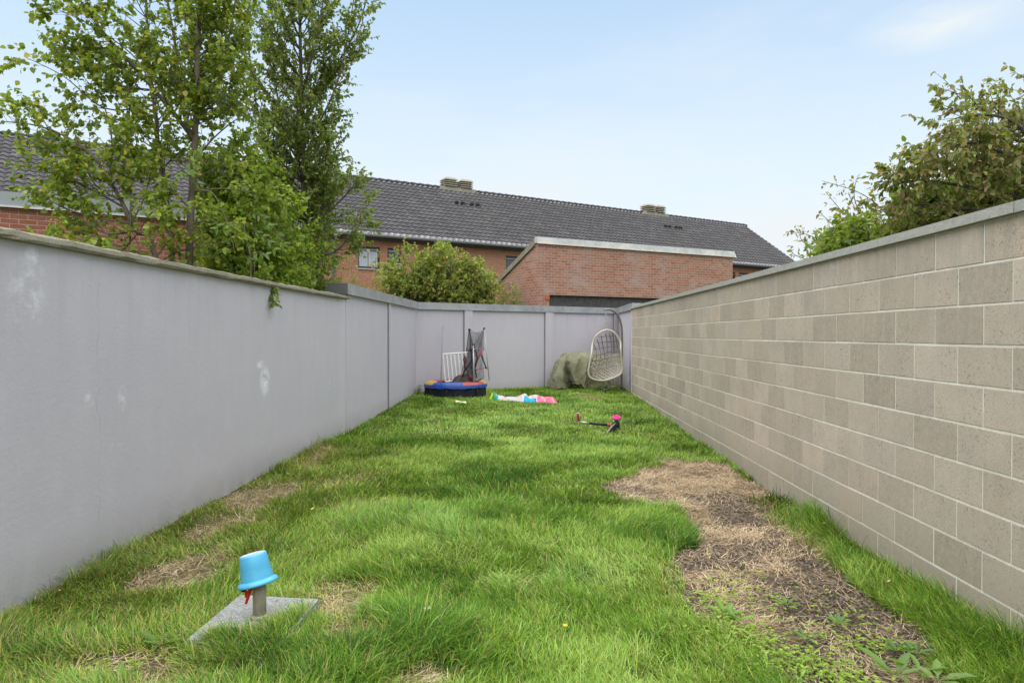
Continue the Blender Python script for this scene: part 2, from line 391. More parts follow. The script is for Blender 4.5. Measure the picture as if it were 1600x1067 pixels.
# ------------------------------------------------------------------ the ground, one sheet
gx = np.unique(np.concatenate([[-400, -150, -60, -25, -12, -7, -4], np.arange(-2.9, 2.7, .05), [4, 7, 12, 25, 60, 150, 400]]))
gy = np.unique(np.concatenate([[-400, -100, -30, -8, -3], np.arange(-1, 2, .25), np.arange(2, 9, .05), np.arange(9, 18, .1), [19, 22, 30, 45, 80, 200, 900]]))
GX, GY = np.meshgrid(gx, gy)
GZ = gz(GX, GY)
inn = (GX > -2.9) & (GX < 2.7) & (GY > -1) & (GY < 18)
GZ = np.where(inn, GZ + (fbm(GX, GY, 3, 21)-.5)*.05 + (fbm(GX, GY, 12, 5)-.5)*.025, GZ)
GB = bare(GX, GY)
GZ = np.where(inn, GZ - .015*GB, GZ)
V = np.stack([GX.ravel(), GY.ravel(), GZ.ravel()], 1); nx, ny = len(gx), len(gy)
idx = np.arange(nx*ny).reshape(ny, nx); F = np.stack([idx[:-1, :-1].ravel(), idx[:-1, 1:].ravel(), idx[1:, 1:].ravel(), idx[1:, :-1].ravel()], 1)
def np_mesh(name, V, F, mat, colv=None, smooth=False):
    """V (n,3); F list of (k,m) int arrays; colv (n,3) per-vertex colour"""
    if not isinstance(F, list): F = [F]
    me = bpy.data.meshes.new(name); me.vertices.add(len(V)); me.vertices.foreach_set('co', np.asarray(V, np.float32).ravel())
    lens = np.concatenate([np.full(len(f), f.shape[1]) for f in F]); loops = np.concatenate([f.ravel() for f in F]).astype(np.int32)
    me.loops.add(len(loops)); me.loops.foreach_set('vertex_index', loops)
    me.polygons.add(len(lens)); st = np.concatenate([[0], np.cumsum(lens)[:-1]]).astype(np.int32)
    me.polygons.foreach_set('loop_start', st)
    try: me.polygons.foreach_set('loop_total', lens.astype(np.int32))
    except Exception: pass
    if smooth: me.polygons.foreach_set('use_smooth', np.ones(len(lens), bool))
    me.update(calc_edges=True)
    if colv is not None:
        at = me.color_attributes.new('col', 'FLOAT_COLOR', 'POINT')
        at.data.foreach_set('color', np.concatenate([colv, np.ones((len(colv), 1))], 1).astype(np.float32).ravel())
    me.materials.append(mat)
    o = bpy.data.objects.new(name, me); COL.objects.link(o); return o
def mat_ground():
    M = Mat('soil', .95, .1); o = M.obj(); b = M.attr()
    n = M.noise(o, 9, 6, .7); n2 = M.noise(o, 60, 5, .7); n3 = M.noise(o, 2.2, 4, .6)
    soil = M.ramp(n2, [(.3, (.055, .042, .030)), (.7, (.165, .125, .092))])
    straw = M.ramp(n2, [(.3, (.20, .14, .08)), (.7, (.36, .26, .15))])
    green = M.ramp(n, [(.3, (.045, .065, .014)), (.7, (.10, .11, .03))])
    s = M.n('ShaderNodeSeparateColor'); M.l(b, s.inputs[0])
    c = M.mix(s.outputs[0], green, M.mix(M.math('MULTIPLY', s.outputs[1], M.mapr(n, .3, .6)), soil, straw))
    M.color(c); M.bump(M.math('ADD', n, n2), .8, .02); return M.m
dirtz = np.clip(1.15-fbm(GX, GY, 1.8, 33)*1.0 - .0, 0, 1)
def strawness(x, y):
    far = np.clip((y-4.0)/1.3, 0, 1); n = fbm(x, y, 1.6, 40)
    return np.clip((n-.50)*4.5+np.where(y < 4.3, .12, .5) + far*1.3 + (x < -.3)*.8 - 1.1*((y > 5.0) & (y < 6.9) & (x > 1.35) & (n < .42)), 0, 1)
gc = np.stack([GB.ravel(), strawness(GX, GY).ravel(), 0*GB.ravel()], 1)
go = np_mesh('ground', V, F, mat_ground(), gc, True); tag(go, kind='structure')

# ------------------------------------------------------------------ grass
def blades(P, ang, L, wd, lean, bend, c0, c1, twist):
    """P (n,3) roots, ang lean direction, L length, wd width -> 7-vertex curved blades"""
    n = len(P); d = np.stack([np.cos(ang), np.sin(ang), 0*ang], 1); tw = ang + pi/2 + twist
    sdir = np.stack([np.cos(tw), np.sin(tw), 0*tw], 1)
    out = []; cols = []
    pos = P.copy(); th = lean.copy(); seg = L/3
    for k in range(4):
        wk = wd*(1, .9, .62, 0)[k]/2
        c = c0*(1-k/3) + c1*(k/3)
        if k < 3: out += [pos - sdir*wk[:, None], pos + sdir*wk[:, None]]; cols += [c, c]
        else: out += [pos]; cols += [c]
        pos = pos + seg[:, None]*(d*np.sin(th)[:, None] + np.array([0, 0, 1.])*np.cos(th)[:, None]); th = th + bend
    V = np.stack(out, 1).reshape(-1, 3); C = np.stack(cols, 1).reshape(-1, 3); b = np.arange(n)*7
    Q = np.concatenate([np.stack([b, b+1, b+3, b+2], 1), np.stack([b+2, b+3, b+5, b+4], 1)]); T = np.stack([b+4, b+5, b+6], 1)
    return V, Q, T, C
def assemble(name, parts, mat):
    V = []; Q = []; T = []; C = []; o = 0
    for v, q, t, c in parts:
        V.append(v); Q.append(q+o); T.append(t+o); C.append(c); o += len(v)
    return np_mesh(name, np.concatenate(V), [np.concatenate(Q), np.concatenate(T)], mat, np.concatenate(C))
SLAB = np.array([(-1.50, 2.93), (-1.07, 2.89), (-1.064, 3.40), (-1.482, 3.447)])
def backY(x): return 14.1 + (x+2.36)*.736
def leftX(y): return np.where(y < 9, -2.56 + np.clip((y-6.3)/2.7, 0, 1)*.10, -2.43+(y-9)/5.1*.07)
def grass_zone(y0, y1, ncl, per, wmin, wmax, seed, spread=.035, xr=(-2.55, 2.21), force=False):
    r = np.random.default_rng(seed)
    cx = r.uniform(xr[0], xr[1], ncl); cy = r.uniform(y0, y1, ncl)
    k = np.repeat(np.arange(ncl), per); n = len(k)
    off = r.normal(0, spread, (n, 2)); x = cx[k]+off[:, 0]; y = cy[k]+off[:, 1]
    hN = fbm(cx, cy, .9, 60, 4)[k]; hF = fbm(cx, cy, 3.0, 64, 2)[k]
    bx = bare(x, y)*(0 if force else 1)
    # sparser and shorter where bare, strong tufts along the walls
    wall = np.clip(1-np.minimum(np.abs(x-2.21), np.abs(x-leftX(y)))/.28, 0, 1); wallR = np.clip(1-np.abs(x-2.21)/.45, 0, 1)*(y < 5.9)
    bx = np.where(wallR > .05, bx*(1-np.clip(wallR*1.6, 0, 1)), bx)
    keep = (r.random(n) > bx*1.03) & (x < 2.19) & (x > leftX(y)+.02) & (y < backY(x)-.03)
    keep &= ~((x > 1.2) & (y > 5.9) & (y < 6.9) & (r.random(n) < bx))
    keep &= ~(inpoly(x, y, np.array([(-1.51, 2.90), (-1.48, 3.46), (-1.05, 3.42), (-1.10, 3.22), (-1.20, 3.06), (-1.30, 3.0), (-1.36, 3.04), (-1.42, 2.93)]) + 0) & True)
    onslab = inpoly(x, y, SLAB)
    trample = np.clip((fbm(cx, cy, 1.3, 90)[k]-.55)*4, 0, 1); keep &= r.random(n) > trample*.35
    x, y, k, off, hN, hF, bx, wallR, trample, onslab = (a[keep] for a in (x, y, k, off, hN, hF, bx, wallR, trample, onslab)); n = len(x)
    flow = (fbm(cx, cy, .55, 70)*4*pi + fbm(cx, cy, 2.2, 75)*2.5)[k]
    loose = np.arctan2(off[:, 1], off[:, 0])
    vx = np.cos(flow)*.75+np.cos(loose)*.8+r.normal(0, .6, n) - wallR*.9; vy = np.sin(flow)*.75+np.sin(loose)*.8+r.normal(0, .6, n) - wallR*.5
    ang = np.arctan2(vy, vx)
    tuft = np.clip((vnoise(cx, cy, 2.6, 77)[k]-.62)*4, 0, 1)
    L = (.050+.078*hN+.045*tuft+.085*wallR)*r.uniform(.55, 1.25, n)*(1-.45*bx)*(1-.3*trample)*np.where(y > 9, .85, 1)
    L = np.where(hF > .62, L*1.2, L)
    lean = np.clip(r.normal(.42, .22, n)+.2*hN, .02, 1.2); bend = r.uniform(.15, .6, n)
    wd = r.uniform(wmin, wmax, n)
    z = gz(x, y) + (fbm(x, y, 3, 21)-.5)*.05 - .008 - .015*bx; z = np.where(onslab, np.maximum(z, .035), z)
    tone = np.clip((fbm(cx, cy, 1.9, 80, 3)[k]-.5)*1.05+.5 - .32*np.clip((vnoise(cx, cy, 3.1, 93)[k]-.62)*5, 0, 1) + .02 + r.normal(0, .30, n) + .12*trample - .30*wallR, 0, 1)[:, None]
    dark = np.array([.052, .160, .012]); mid = np.array([.220, .385, .015]); lite = np.array([.47, .66, .17]); yel = np.array([.54, .50, .10]); strw = np.array([.46, .35, .18])
    c1 = np.where(tone < .5, dark+(mid-dark)*tone*2, mid+(lite-mid)*(tone*2-1))
    c1 = np.where(tuft[:, None] > .3, c1*np.array([.8, .9, .9]), c1)
    leftdry = np.clip((-.8-x)/1.6, 0, 1)*.20*(y < 8)
    ry = r.random(n); ryl = ry < (.05+.35*bx+leftdry); c1 = np.where(ryl[:, None], yel*(.5+.8*r.random((n, 1))), c1)
    rs = r.random(n) < (.04+.3*bx+leftdry*.6); c1 = np.where(rs[:, None], strw*(.6+.6*r.random((n, 1))), c1)
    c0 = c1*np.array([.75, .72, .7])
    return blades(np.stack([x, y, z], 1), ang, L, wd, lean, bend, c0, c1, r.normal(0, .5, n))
gp = [grass_zone(2.0, 3.6, 3400, 42, .0018, .0046, 1), grass_zone(3.5, 5.4, 3600, 34, .0026, .0042, 2), grass_zone(5.3, 8.6, 4300, 26, .0036, .0058, 3, .045), grass_zone(8.4, 17.6, 6500, 19, .0055, .0095, 4, .06), grass_zone(1.0, 2.05, 500, 20, .003, .005, 5), grass_zone(2.76, 2.97, 34, 40, .002, .0036, 6, .03, (-1.40, -1.02), True), grass_zone(2.95, 3.18, 16, 40, .002, .0036, 7, .03, (-1.10, -.98), True)]
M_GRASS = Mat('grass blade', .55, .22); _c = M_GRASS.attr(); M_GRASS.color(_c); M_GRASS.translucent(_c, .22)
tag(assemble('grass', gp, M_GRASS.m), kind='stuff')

# dead straw lying in the bare patches
def straw(n, seed):
    r = np.random.default_rng(seed); x = r.uniform(-2.5, 2.18, n*5); y = 2.2+(5.8)*r.random(n*5)**1.2
    b = bare(x, y); s = strawness(x, y); clump = fbm(x, y, 7, 50)
    pr = b*np.maximum(s, .28)*np.clip((clump-.25)*2.2, .1, 1)*np.where(x < .3, .8, 1)
    k = (r.random(len(x)) < pr) & ~inpoly(x, y, SLAB); x, y = x[k][:n], y[k][:n]; m = len(x)
    z = gz(x, y) + (fbm(x, y, 3, 21)-.5)*.05 - .012 + r.random(m)**2*.035
    flow = fbm(x, y, 2.3, 52)*14
    ang = np.where(r.random(m) < .6, flow + r.normal(0, .5, m), r.uniform(0, 2*pi, m)); L = r.uniform(.03, .10, m)
    t = r.random((m, 1)); c = np.array([.33, .225, .13])*(1-t)+np.array([.78, .60, .39])*t; c = c*(.6+.6*fbm(x, y, 4, 55))[:, None]
    return blades(np.stack([x, y, z], 1), ang, L, r.uniform(.0018, .0036, m), r.normal(1.42, .15, m), r.normal(.06, .16, m), c, c*1.1, r.normal(0, .3, m)+0)
M_STRAW = Mat('dry straw', .8, .2); M_STRAW.color(M_STRAW.attr())
tag(assemble('dead_straw', [straw(62000, 31)], M_STRAW.m), kind='stuff')

# soil crumbs and thatch lumps
def crumbs(n, seed):
    r = np.random.default_rng(seed); x = r.uniform(-2.5, 2.18, n*6); y = r.uniform(2.3, 7.5, n*6)
    k = r.random(len(x)) < bare(x, y)*(1.05-strawness(x, y)); x, y = x[k][:n], y[k][:n]; m = len(x)
    z = gz(x, y)+(fbm(x, y, 3, 21)-.5)*.05-.008; s = r.uniform(.003, .013, m)
    base = np.array([(1, 0, 0), (-.5, .87, 0), (-.5, -.87, 0), (0, 0, .9)])
    V = np.stack([x, y, z], 1)[:, None, :] + (base[None]*s[:, None, None]*r.uniform(.6, 1.4, (m, 4, 1))); b = np.arange(m)*4
    T = np.concatenate([np.stack([b, b+1, b+3], 1), np.stack([b+1, b+2, b+3], 1), np.stack([b+2, b, b+3], 1)])
    c = np.repeat(np.array([[.11, .083, .061]])*r.uniform(.4, 1.8, (m, 1)), 4, 0)
    return V.reshape(-1, 3), T, c
v, t, c = crumbs(16000, 5); tag(np_mesh('soil_crumbs', v, t, M_STRAW.m, c), kind='stuff')

# ------------------------------------------------------------------ leaf geometry
def leaves(P, D, Nn, L, Wd, C, fold=.25):
    """P base, D axis, Nn normal (n,3), L,Wd lengths -> 2 quads per leaf"""
    n = len(P); D = D/np.linalg.norm(D, axis=1, keepdims=True); Sd = np.cross(D, Nn); Sd /= (np.linalg.norm(Sd, axis=1, keepdims=True)+1e-9); N = np.cross(Sd, D)
    L = L[:, None]; Wd = Wd[:, None]
    pts = [P, P+D*L*.30+Sd*Wd*.5+N*Wd*fold*.5, P+D*L*.70+Sd*Wd*.36+N*Wd*fold*.3, P+D*L-N*L*.08, P+D*L*.70-Sd*Wd*.36+N*Wd*fold*.3, P+D*L*.30-Sd*Wd*.5+N*Wd*fold*.5]
    V = np.stack(pts, 1).reshape(-1, 3); b = np.arange(n)*6
    Q = np.concatenate([np.stack([b, b+1, b+2, b+3], 1), np.stack([b, b+3, b+4, b+5], 1)])
    return V, Q, np.repeat(C, 6, 0)

def rv(r): 
    a = r.normal(0, 1, 3); return a/np.linalg.norm(a)
class Tree:
    def __init__(s, seed): s.r = np.random.default_rng(seed); s.mb = MB(); s.P = []; s.D = []; s.N = []; s.L = []; s.C = []
    def leaf(s, p, d, size, pal, droop=.5):
        r = s.r; dd = np.array(d)*.6+rv(r)*.75+np.array([0, 0, -droop]); s.P.append(np.array(p)); s.D.append(dd)
        s.N.append(rv(r)+np.array([0, -.25, .9])); s.L.append(size*r.choice([.55, .8, 1, 1.15, 1.4])*r.uniform(.85, 1.15)); c = pal[r.integers(len(pal))]; s.C.append(np.minimum(np.array(c)*r.uniform(.8, 1.55), .75))
    def limb(s, pts, r0, r1, n=7, jit=.0):
        pts = [np.array(p, float) for p in pts]; out = []
        for i in range(len(pts)-1):
            p0 = pts[max(i-1, 0)]; p1, p2 = pts[i], pts[i+1]; p3 = pts[min(i+2, len(pts)-1)]
            for k in range(5):
                t = k/5; q = .5*((2*p1)+(-p0+p2)*t+(2*p0-5*p1+4*p2-p3)*t*t+(-p0+3*p1-3*p2+p3)*t**3); out.append(q + s.r.normal(0, jit, 3))
        out.append(pts[-1]); m = len(out); R = [r0+(r1-r0)*i/(m-1) for i in range(m)]
        s.mb.tube(out, R, n); return out, R
    def shoot(s, p, d, L, r0, up, depth, a, cen=None):
        """recursive shoot; a: dict(leaf, gap, twig, tgap, pal, droop)"""
        r = s.r; nseg = max(3, int(L/.12)); pts = [np.array(p)]; dd = np.array(d, float)
        for i in range(nseg):
            dd = dd + rv(r)*a.get('wig', .14) + np.array([0, 0, up])*(1/nseg); dd /= np.linalg.norm(dd); pts.append(pts[-1]+dd*L/nseg)
        s.mb.tube(pts, [r0*(1-.75*i/nseg) for i in range(nseg+1)], 4 if r0 < .006 else 5, cap=False)
        cum = L/nseg
        for i in range(nseg):
            a0, a1 = pts[i], pts[i+1]; sd = (a1-a0)/cum; fr = i/nseg
            if depth > 0 and fr >= a.get('start', .15):
                m = r.poisson(cum/a['tgap']*a.get('dens', 2.3))
                for _ in range(m):
                    q = a0+(a1-a0)*r.random(); perp = rv(r); perp -= sd*perp.dot(sd); perp /= (np.linalg.norm(perp)+1e-9)
                    s.shoot(q, sd*a.get('fwd', .75)+perp*.8, a['twig']*r.uniform(.5, 1.2)*(1-.4*fr)*(1.9 if depth > 1 else 1), r0*.5, up*.5, depth-1, a)
            if depth == 0 or fr > .45:
                m = r.poisson(cum/a['gap']*1.15)
                for _ in range(m): s.leaf(a0+(a1-a0)*r.random(), sd, a['leaf'], a['pal'], a.get('droop', .5))
        s.leaf(pts[-1], dd, a['leaf'], a['pal'], a.get('droop', .3))
    def along(s, out, R, f0, f1, gap, L, up, depth, a, outw=.9, bias=None, rfrac=.45):
        m = len(out); tot = sum(np.linalg.norm(out[i+1]-out[i]) for i in range(m-1)); n = int(tot*(f1-f0)/gap*a.get('bd', 2.0))
        for k in range(n):
            f = f0+(f1-f0)*(k+s.r.random())/n; i = min(int(f*(m-1)), m-2); p = out[i]; d = out[i+1]-out[i]; d = d/np.linalg.norm(d)
            perp = rv(s.r); 
            if bias is not None: perp = perp + np.array(bias)
            perp -= d*perp.dot(d); perp /= np.linalg.norm(perp)
            LL = L*(1-.45*f)*s.r.uniform(.6, 1.2)
            s.shoot(p, d*(1-outw*.5)+perp*outw, LL, min(R[i]*rfrac, .004+.012*LL), up, depth, a)
    def build(s, name, label, cat, loc, bark, leafm, wfrac=.75, group=None, keep=None):
        o = thing(name, label, cat, (0, 0, 0), group)
        t = s.mb.build('trunk', bark, o, smooth=True)
        P, D, N, L, C = (np.array(q) for q in (s.P, s.D, s.N, s.L, s.C))
        if keep is not None:
            k = keep(P); P, D, N, L, C = P[k], D[k], N[k], L[k], C[k]
        v, q, c = leaves(P, D, N, L, L*wfrac, C)
        cr = np_mesh('crown', v, q, leafm, c); cr.parent = o
        print(name, 'leaves', len(P), 'wood', len(s.mb.f)); return o

M_LEAF = mat_leaf('leaf', .45); M_BARK = mat_bark('brown bark', (.10, .075, .05), (.20, .16, .115)); M_BARK2 = mat_bark('grey bark', (.085, .065, .05), (.17, .14, .11))
PAL_BIRCH = [(.21, .27, .035), (.165, .225, .032), (.26, .31, .045), (.115, .165, .03), (.32, .35, .06), (.19, .25, .06), (.23, .28, .04), (.42, .35, .05)]
PAL_DARK = [(.19, .24, .05), (.15, .20, .045), (.24, .29, .07), (.10, .145, .035), (.25, .28, .075), (.18, .22, .09), (.12, .165, .04), (.34, .29, .08)]
PAL_YEL = [(.26, .34, .04), (.20, .31, .035), (.33, .36, .05), (.15, .26, .03)]
PAL_HEDGE = [(.27, .28, .045), (.19, .24, .04), (.36, .29, .06), (.13, .19, .04), (.31, .33, .08), (.42, .27, .10), (.10, .16, .04), (.25, .30, .12)]
PAL_AUT = [(.19, .19, .055), (.25, .215, .07), (.31, .20, .09), (.14, .155, .045), (.24, .25, .08), (.36, .22, .12), (.17, .19, .06), (.28, .24, .10)]

def ypath(pp): return [W(*p) for p in pp]
# birch by the left wall
T = Tree(101)
a = dict(leaf=.047, gap=.021, twig=.32, tgap=.115, pal=PAL_BIRCH, droop=.45, fwd=.8)
base = W(297, 415, 7.2); out, R = T.limb([(base.x, base.y, 0.1)]+ypath([(296, 415, 7.2), (300, 300, 7.25), (305, 215, 7.3), (308, 120, 7.3), (312, 0, 7.35), (316, -130, 7.4), (318, -230, 7.4)]), .046, .012)
T.along(out, R, .50, .97, .13, .75, .35, 1, a); T.along(out, R, .33, .52, .22, .5, .3, 1, a)
o2, R2 = T.limb(ypath([(303, 218, 7.3), (262, 165, 7.2), (210, 105, 7.1), (165, 55, 7.0), (125, 0, 6.95), (80, -70, 6.9)]), .026, .008); T.along(o2, R2, .1, 1, .12, .60, .25, 1, a)
o2, R2 = T.limb(ypath([(302, 222, 7.3), (283, 160, 7.4), (275, 80, 7.5), (262, 0, 7.6), (250, -90, 7.6)]), .022, .008); T.along(o2, R2, .15, 1, .13, .55, .3, 1, a)
o2, R2 = T.limb(ypath([(303, 300, 7.25), (345, 295, 7.2), (400, 302, 7.4), (430, 312, 7.9)]), .010, .003); T.along(o2, R2, .3, 1, .18, .35, .2, 1, a)
o2, R2 = T.limb(ypath([(303, 304, 7.25), (330, 300, 7.1), (352, 340, 7.0), (366, 390, 6.9)]), .009, .003); T.along(o2, R2, .5, 1, .2, .25, .0, 1, a)
o2, R2 = T.limb(ypath([(308, 190, 7.3), (335, 130, 7.4), (360, 50, 7.5), (375, -60, 7.5)]), .018, .006); T.along(o2, R2, .1, 1, .14, .45, .3, 1, a)
for (x, y, d) in [(175, 115, 6.95), (190, 55, 6.9), (140, 130, 6.9)]:
    o2, R2 = T.limb(ypath([(262-(262-x)*.2, 165, 7.1), (x+25, y+40, 7.0), (x-40, y-10, d), (x-100, y-40, d)]), .009, .003); T.along(o2, R2, .3, 1, .13, .35, .1, 1, a)
for pts in ([(305, 250, 7.3), (335, 215, 7.5), (365, 190, 7.8), (390, 175, 8.0)], [(309, 90, 7.3), (345, 60, 7.6), (385, 20, 7.9), (400, -30, 8.0)], [(303, 280, 7.3), (340, 262, 7.5), (370, 255, 7.8)], [(300, 330, 7.25), (270, 300, 7.1), (240, 290, 7.0)], [(299, 350, 7.2), (330, 345, 7.4), (355, 360, 7.5)], [(307, 140, 7.3), (340, 100, 7.7), (372, 90, 8.0)]):
    o2, R2 = T.limb(ypath(pts), .011, .003); T.along(o2, R2, .15, 1, .13, .45, .25, 1, a)
for (cx, cy) in [(285, 75), (297, 95), (275, 130), (330, 140), (345, 165), (352, 155), (245, 60), (325, 115), (262, 50), (350, 190), (300, 60), (290, 110), (368, 150), (330, 75)]:
    p = np.array(W(cx, cy, 6.75+T.r.random()*.3))          # dark seed heads among the leaves
    for k in range(45): T.P.append(p+T.r.normal(0, .034, 3)); T.D.append(rv(T.r)); T.N.append(rv(T.r)); T.L.append(T.r.uniform(.015, .028)); T.C.append(np.array([.022, .018, .024])*T.r.uniform(.6, 2))
birch = T.build('birch_tree', 'straight trunked birch behind the left wall with spreading green leafy branches', 'tree', (0, 0, 0), M_BARK, M_LEAF, .80)

# slim sinuous tree beside it
T = Tree(102); a = dict(leaf=.043, gap=.027, twig=.28, tgap=.13, pal=PAL_BIRCH[:4]+PAL_DARK[:3], droop=.4)
b0 = W(272, 415, 7.7); out, R = T.limb([(b0.x, b0.y, .1)]+ypath([(268, 415, 7.7), (264, 350, 7.75), (253, 265, 7.8), (244, 190, 7.85), (236, 120, 7.9), (230, 30, 7.9), (226, -90, 7.9), (222, -180, 7.9)]), .040, .008, jit=.006)
T.along(out, R, .36, 1, .16, .60, .3, 1, a)
o2, R2 = T.limb(ypath([(262, 340, 7.7), (240, 330, 7.7), (215, 365, 7.6)]), .010, .004); T.along(o2, R2, .3, 1, .2, .3, .1, 1, a)
T.build('slim_tree', 'slim twisting tree close behind the birch, just left of its trunk', 'tree', (0, 0, 0), M_BARK2, M_LEAF, .78)

# leaning stem spreading to the left
T = Tree(103); a = dict(leaf=.047, gap=.026, twig=.28, tgap=.12, pal=PAL_BIRCH, droop=.35)
b0 = W(262, 430, 6.9); out, R = T.limb([(b0.x+.15, b0.y, .1)]+ypath([(243, 403, 6.9), (212, 360, 6.9), (190, 315, 6.85), (150, 250, 6.8), (105, 215, 6.75), (55, 196, 6.7), (5, 190, 6.7)]), .030, .004)
T.along(out, R, .48, 1, .13, .48, .3, 1, a)
for pts in ([(205, 350, 6.9), (150, 340, 6.8), (100, 325, 6.7), (60, 300, 6.7)], [(195, 325, 6.85), (150, 300, 6.9), (100, 275, 6.9), (40, 262, 6.8)], [(170, 280, 6.8), (175, 220, 6.9), (160, 160, 7.0), (130, 120, 7.0)],
            [(212, 360, 6.9), (170, 365, 6.7), (130, 345, 6.7), (105, 330, 6.7)], [(243, 403, 6.9), (190, 385, 6.8), (150, 372, 6.7), (120, 360, 6.6)], [(190, 312, 6.85), (215, 260, 7.0), (210, 200, 7.1)]):
    o2, R2 = T.limb(ypath(pts), .012, .003); T.along(o2, R2, .2, 1, .11, .36, .2, 1, a)
o2, R2 = T.limb(ypath([(203, 420, 6.8), (204, 330, 6.85), (204, 215, 6.9), (200, 130, 7.0)]), .011, .004); T.along(o2, R2, .3, 1, .16, .35, .2, 1, a)
for pts in ([(243, 403, 6.9), (270, 370, 7.0), (300, 350, 7.0), (330, 345, 7.0)], [(243, 403, 6.9), (230, 370, 6.8), (240, 340, 6.75), (265, 320, 6.7)], [(215, 365, 6.9), (180, 400, 6.8), (150, 392, 6.7)], [(250, 410, 7.0), (275, 395, 7.1), (320, 385, 7.1), (345, 395, 7.1)], [(205, 350, 6.9), (225, 310, 7.0), (235, 270, 7.0)], [(190, 315, 6.85), (150, 290, 6.8), (125, 250, 6.8), (85, 245, 6.8)]):
    o2, R2 = T.limb(ypath(pts), .009, .003); T.along(o2, R2, .1, 1, .11, .32, .2, 1, a)
T.build('leaning_tree', 'young tree leaning left over the old coping with low leafy branches', 'tree', (0, 0, 0), M_BARK, M_LEAF, .82)

# tall columnar tree
T = Tree(104); a = dict(dens=1.45, leaf=.044, gap=.021, twig=.30, tgap=.085, pal=PAL_DARK, droop=.75, fwd=1.1)
b0 = W(478, 450, 9.6); out, R = T.limb([(b0.x, b0.y, .1)]+ypath([(482, 440, 9.6), (476, 330, 9.6), (472, 220, 9.6), (470, 100, 9.6), (468, 0, 9.6), (466, -140, 9.6)]), .055, .012)
T.along(out, R, .26, .98, .095, 1.25, .85, 1, a, outw=.8)
T.along(out, R, .25, .55, .10, .70, .3, 1, a, outw=1.0)
for pts in ([(476, 360, 9.6), (515, 330, 9.5), (545, 300, 9.4), (562, 282, 9.4)], [(478, 400, 9.6), (520, 395, 9.4), (548, 365, 9.3), (562, 325, 9.3)], [(472, 230, 9.6), (500, 190, 9.5), (530, 120, 9.4), (548, 30, 9.4), (560, -60, 9.4)], [(471, 170, 9.6), (520, 110, 9.7), (560, 40, 9.7), (585, -50, 9.7)],
            [(474, 300, 9.6), (430, 250, 9.6), (400, 160, 9.6), (385, 40, 9.6), (375, -60, 9.6)], [(473, 260, 9.6), (440, 180, 9.8), (425, 80, 9.8), (415, -50, 9.8)], [(474, 290, 9.6), (505, 255, 9.4), (518, 210, 9.4)], [(476, 320, 9.6), (430, 300, 9.4), (395, 260, 9.3)], [(471, 150, 9.6), (490, 80, 9.2), (505, 0, 9.2), (515, -80, 9.2)]):
    o2, R2 = T.limb(ypath(pts), .018, .004); T.along(o2, R2, .12, 1, .095, .40, .5, 1, a, outw=.7)
T.build('columnar_tree', 'tall dark green tree with steep upright branches beside the brick terrace', 'tree', (0, 0, 0), M_BARK2, M_LEAF, .62)

# yellow-green shrub between the trees and the wall
T = Tree(105); a = dict(leaf=.048, gap=.026, twig=.26, tgap=.11, pal=PAL_YEL+PAL_BIRCH[:3], droop=.5)
root = W(410, 445, 7.4)
for k, (x, y, d, rr) in enumerate([(400, 300, 7.3, .5), (440, 320, 8.1, .5), (465, 345, 8.6, .5), (490, 385, 9.2, .45), (360, 330, 7.3, .5), (340, 380, 7.2, .45), (430, 390, 8.0, .5), (380, 400, 7.4, .45), (470, 410, 8.8, .4), (325, 350, 7.5, .5), (350, 290, 7.7, .5), (395, 345, 7.6, .5), (375, 260, 7.8, .4), (340, 235, 7.9, .4), (385, 215, 8.0, .4), (330, 285, 7.8, .4), (410, 250, 7.9, .4)]):
    p = W(x, y, d+.2); m = Vector(((root.x+p.x)/2-.1, (root.y+p.y)/2+.1, (root.z-1+p.z)/2)); o2, R2 = T.limb([(root.x+random.uniform(-.3, .3), root.y, .1), m, p], .014, .004); T.along(o2, R2, .48, 1, .085, .38, .3, 1, a)
T.build('yellow_green_shrub', 'bright yellow green shrub filling the gap below the columnar tree', 'shrub', (0, 0, 0), M_BARK, M_LEAF, .72)
# large compound leaves
T = Tree(106); PALW = [(.17, .27, .06), (.22, .32, .07), (.15, .24, .07)]
root = W(395, 450, 7.3); o2, R2 = T.limb([(root.x, root.y, .1)]+ypath([(392, 425, 7.3), (385, 380, 7.3), (380, 340, 7.3)]), .014, .006)
for (x, y, d, dx, dz) in [(400, 335, 7.3, .25, -.1), (420, 345, 7.6, .3, -.35), (405, 365, 7.3, .3, -.2), (392, 400, 7.2, .3, .1), (372, 350, 6.9, -.3, .0), (278, 270, 6.6, .25, .1), (295, 250, 6.6, .2, .25)]:
    p = np.array(W(x, y, d)); dr = np.array([dx, -.1, dz])*.55; o3, _ = T.limb([p-dr*.5, p, p+dr*.6, p+dr*1.1+np.array([0, 0, -.05])], .004, .002)
    for i, q in enumerate(o3[3::4]):
        for sg in (-1, 1):
            T.P.append(q); T.D.append(np.array([dx*1.2, 0, -.45])+sg*np.array([-dz, .1, dx])*1.3+T.r.normal(0, .12, 3)); T.N.append(np.array([.1, -1, .5])); T.L.append(.08); T.C.append(np.array(PALW[i % 3]))
T.build('walnut_sapling', 'walnut sapling with long pale drooping leaflets above the old coping', 'sapling', (0, 0, 0), M_BARK, M_LEAF, .42)
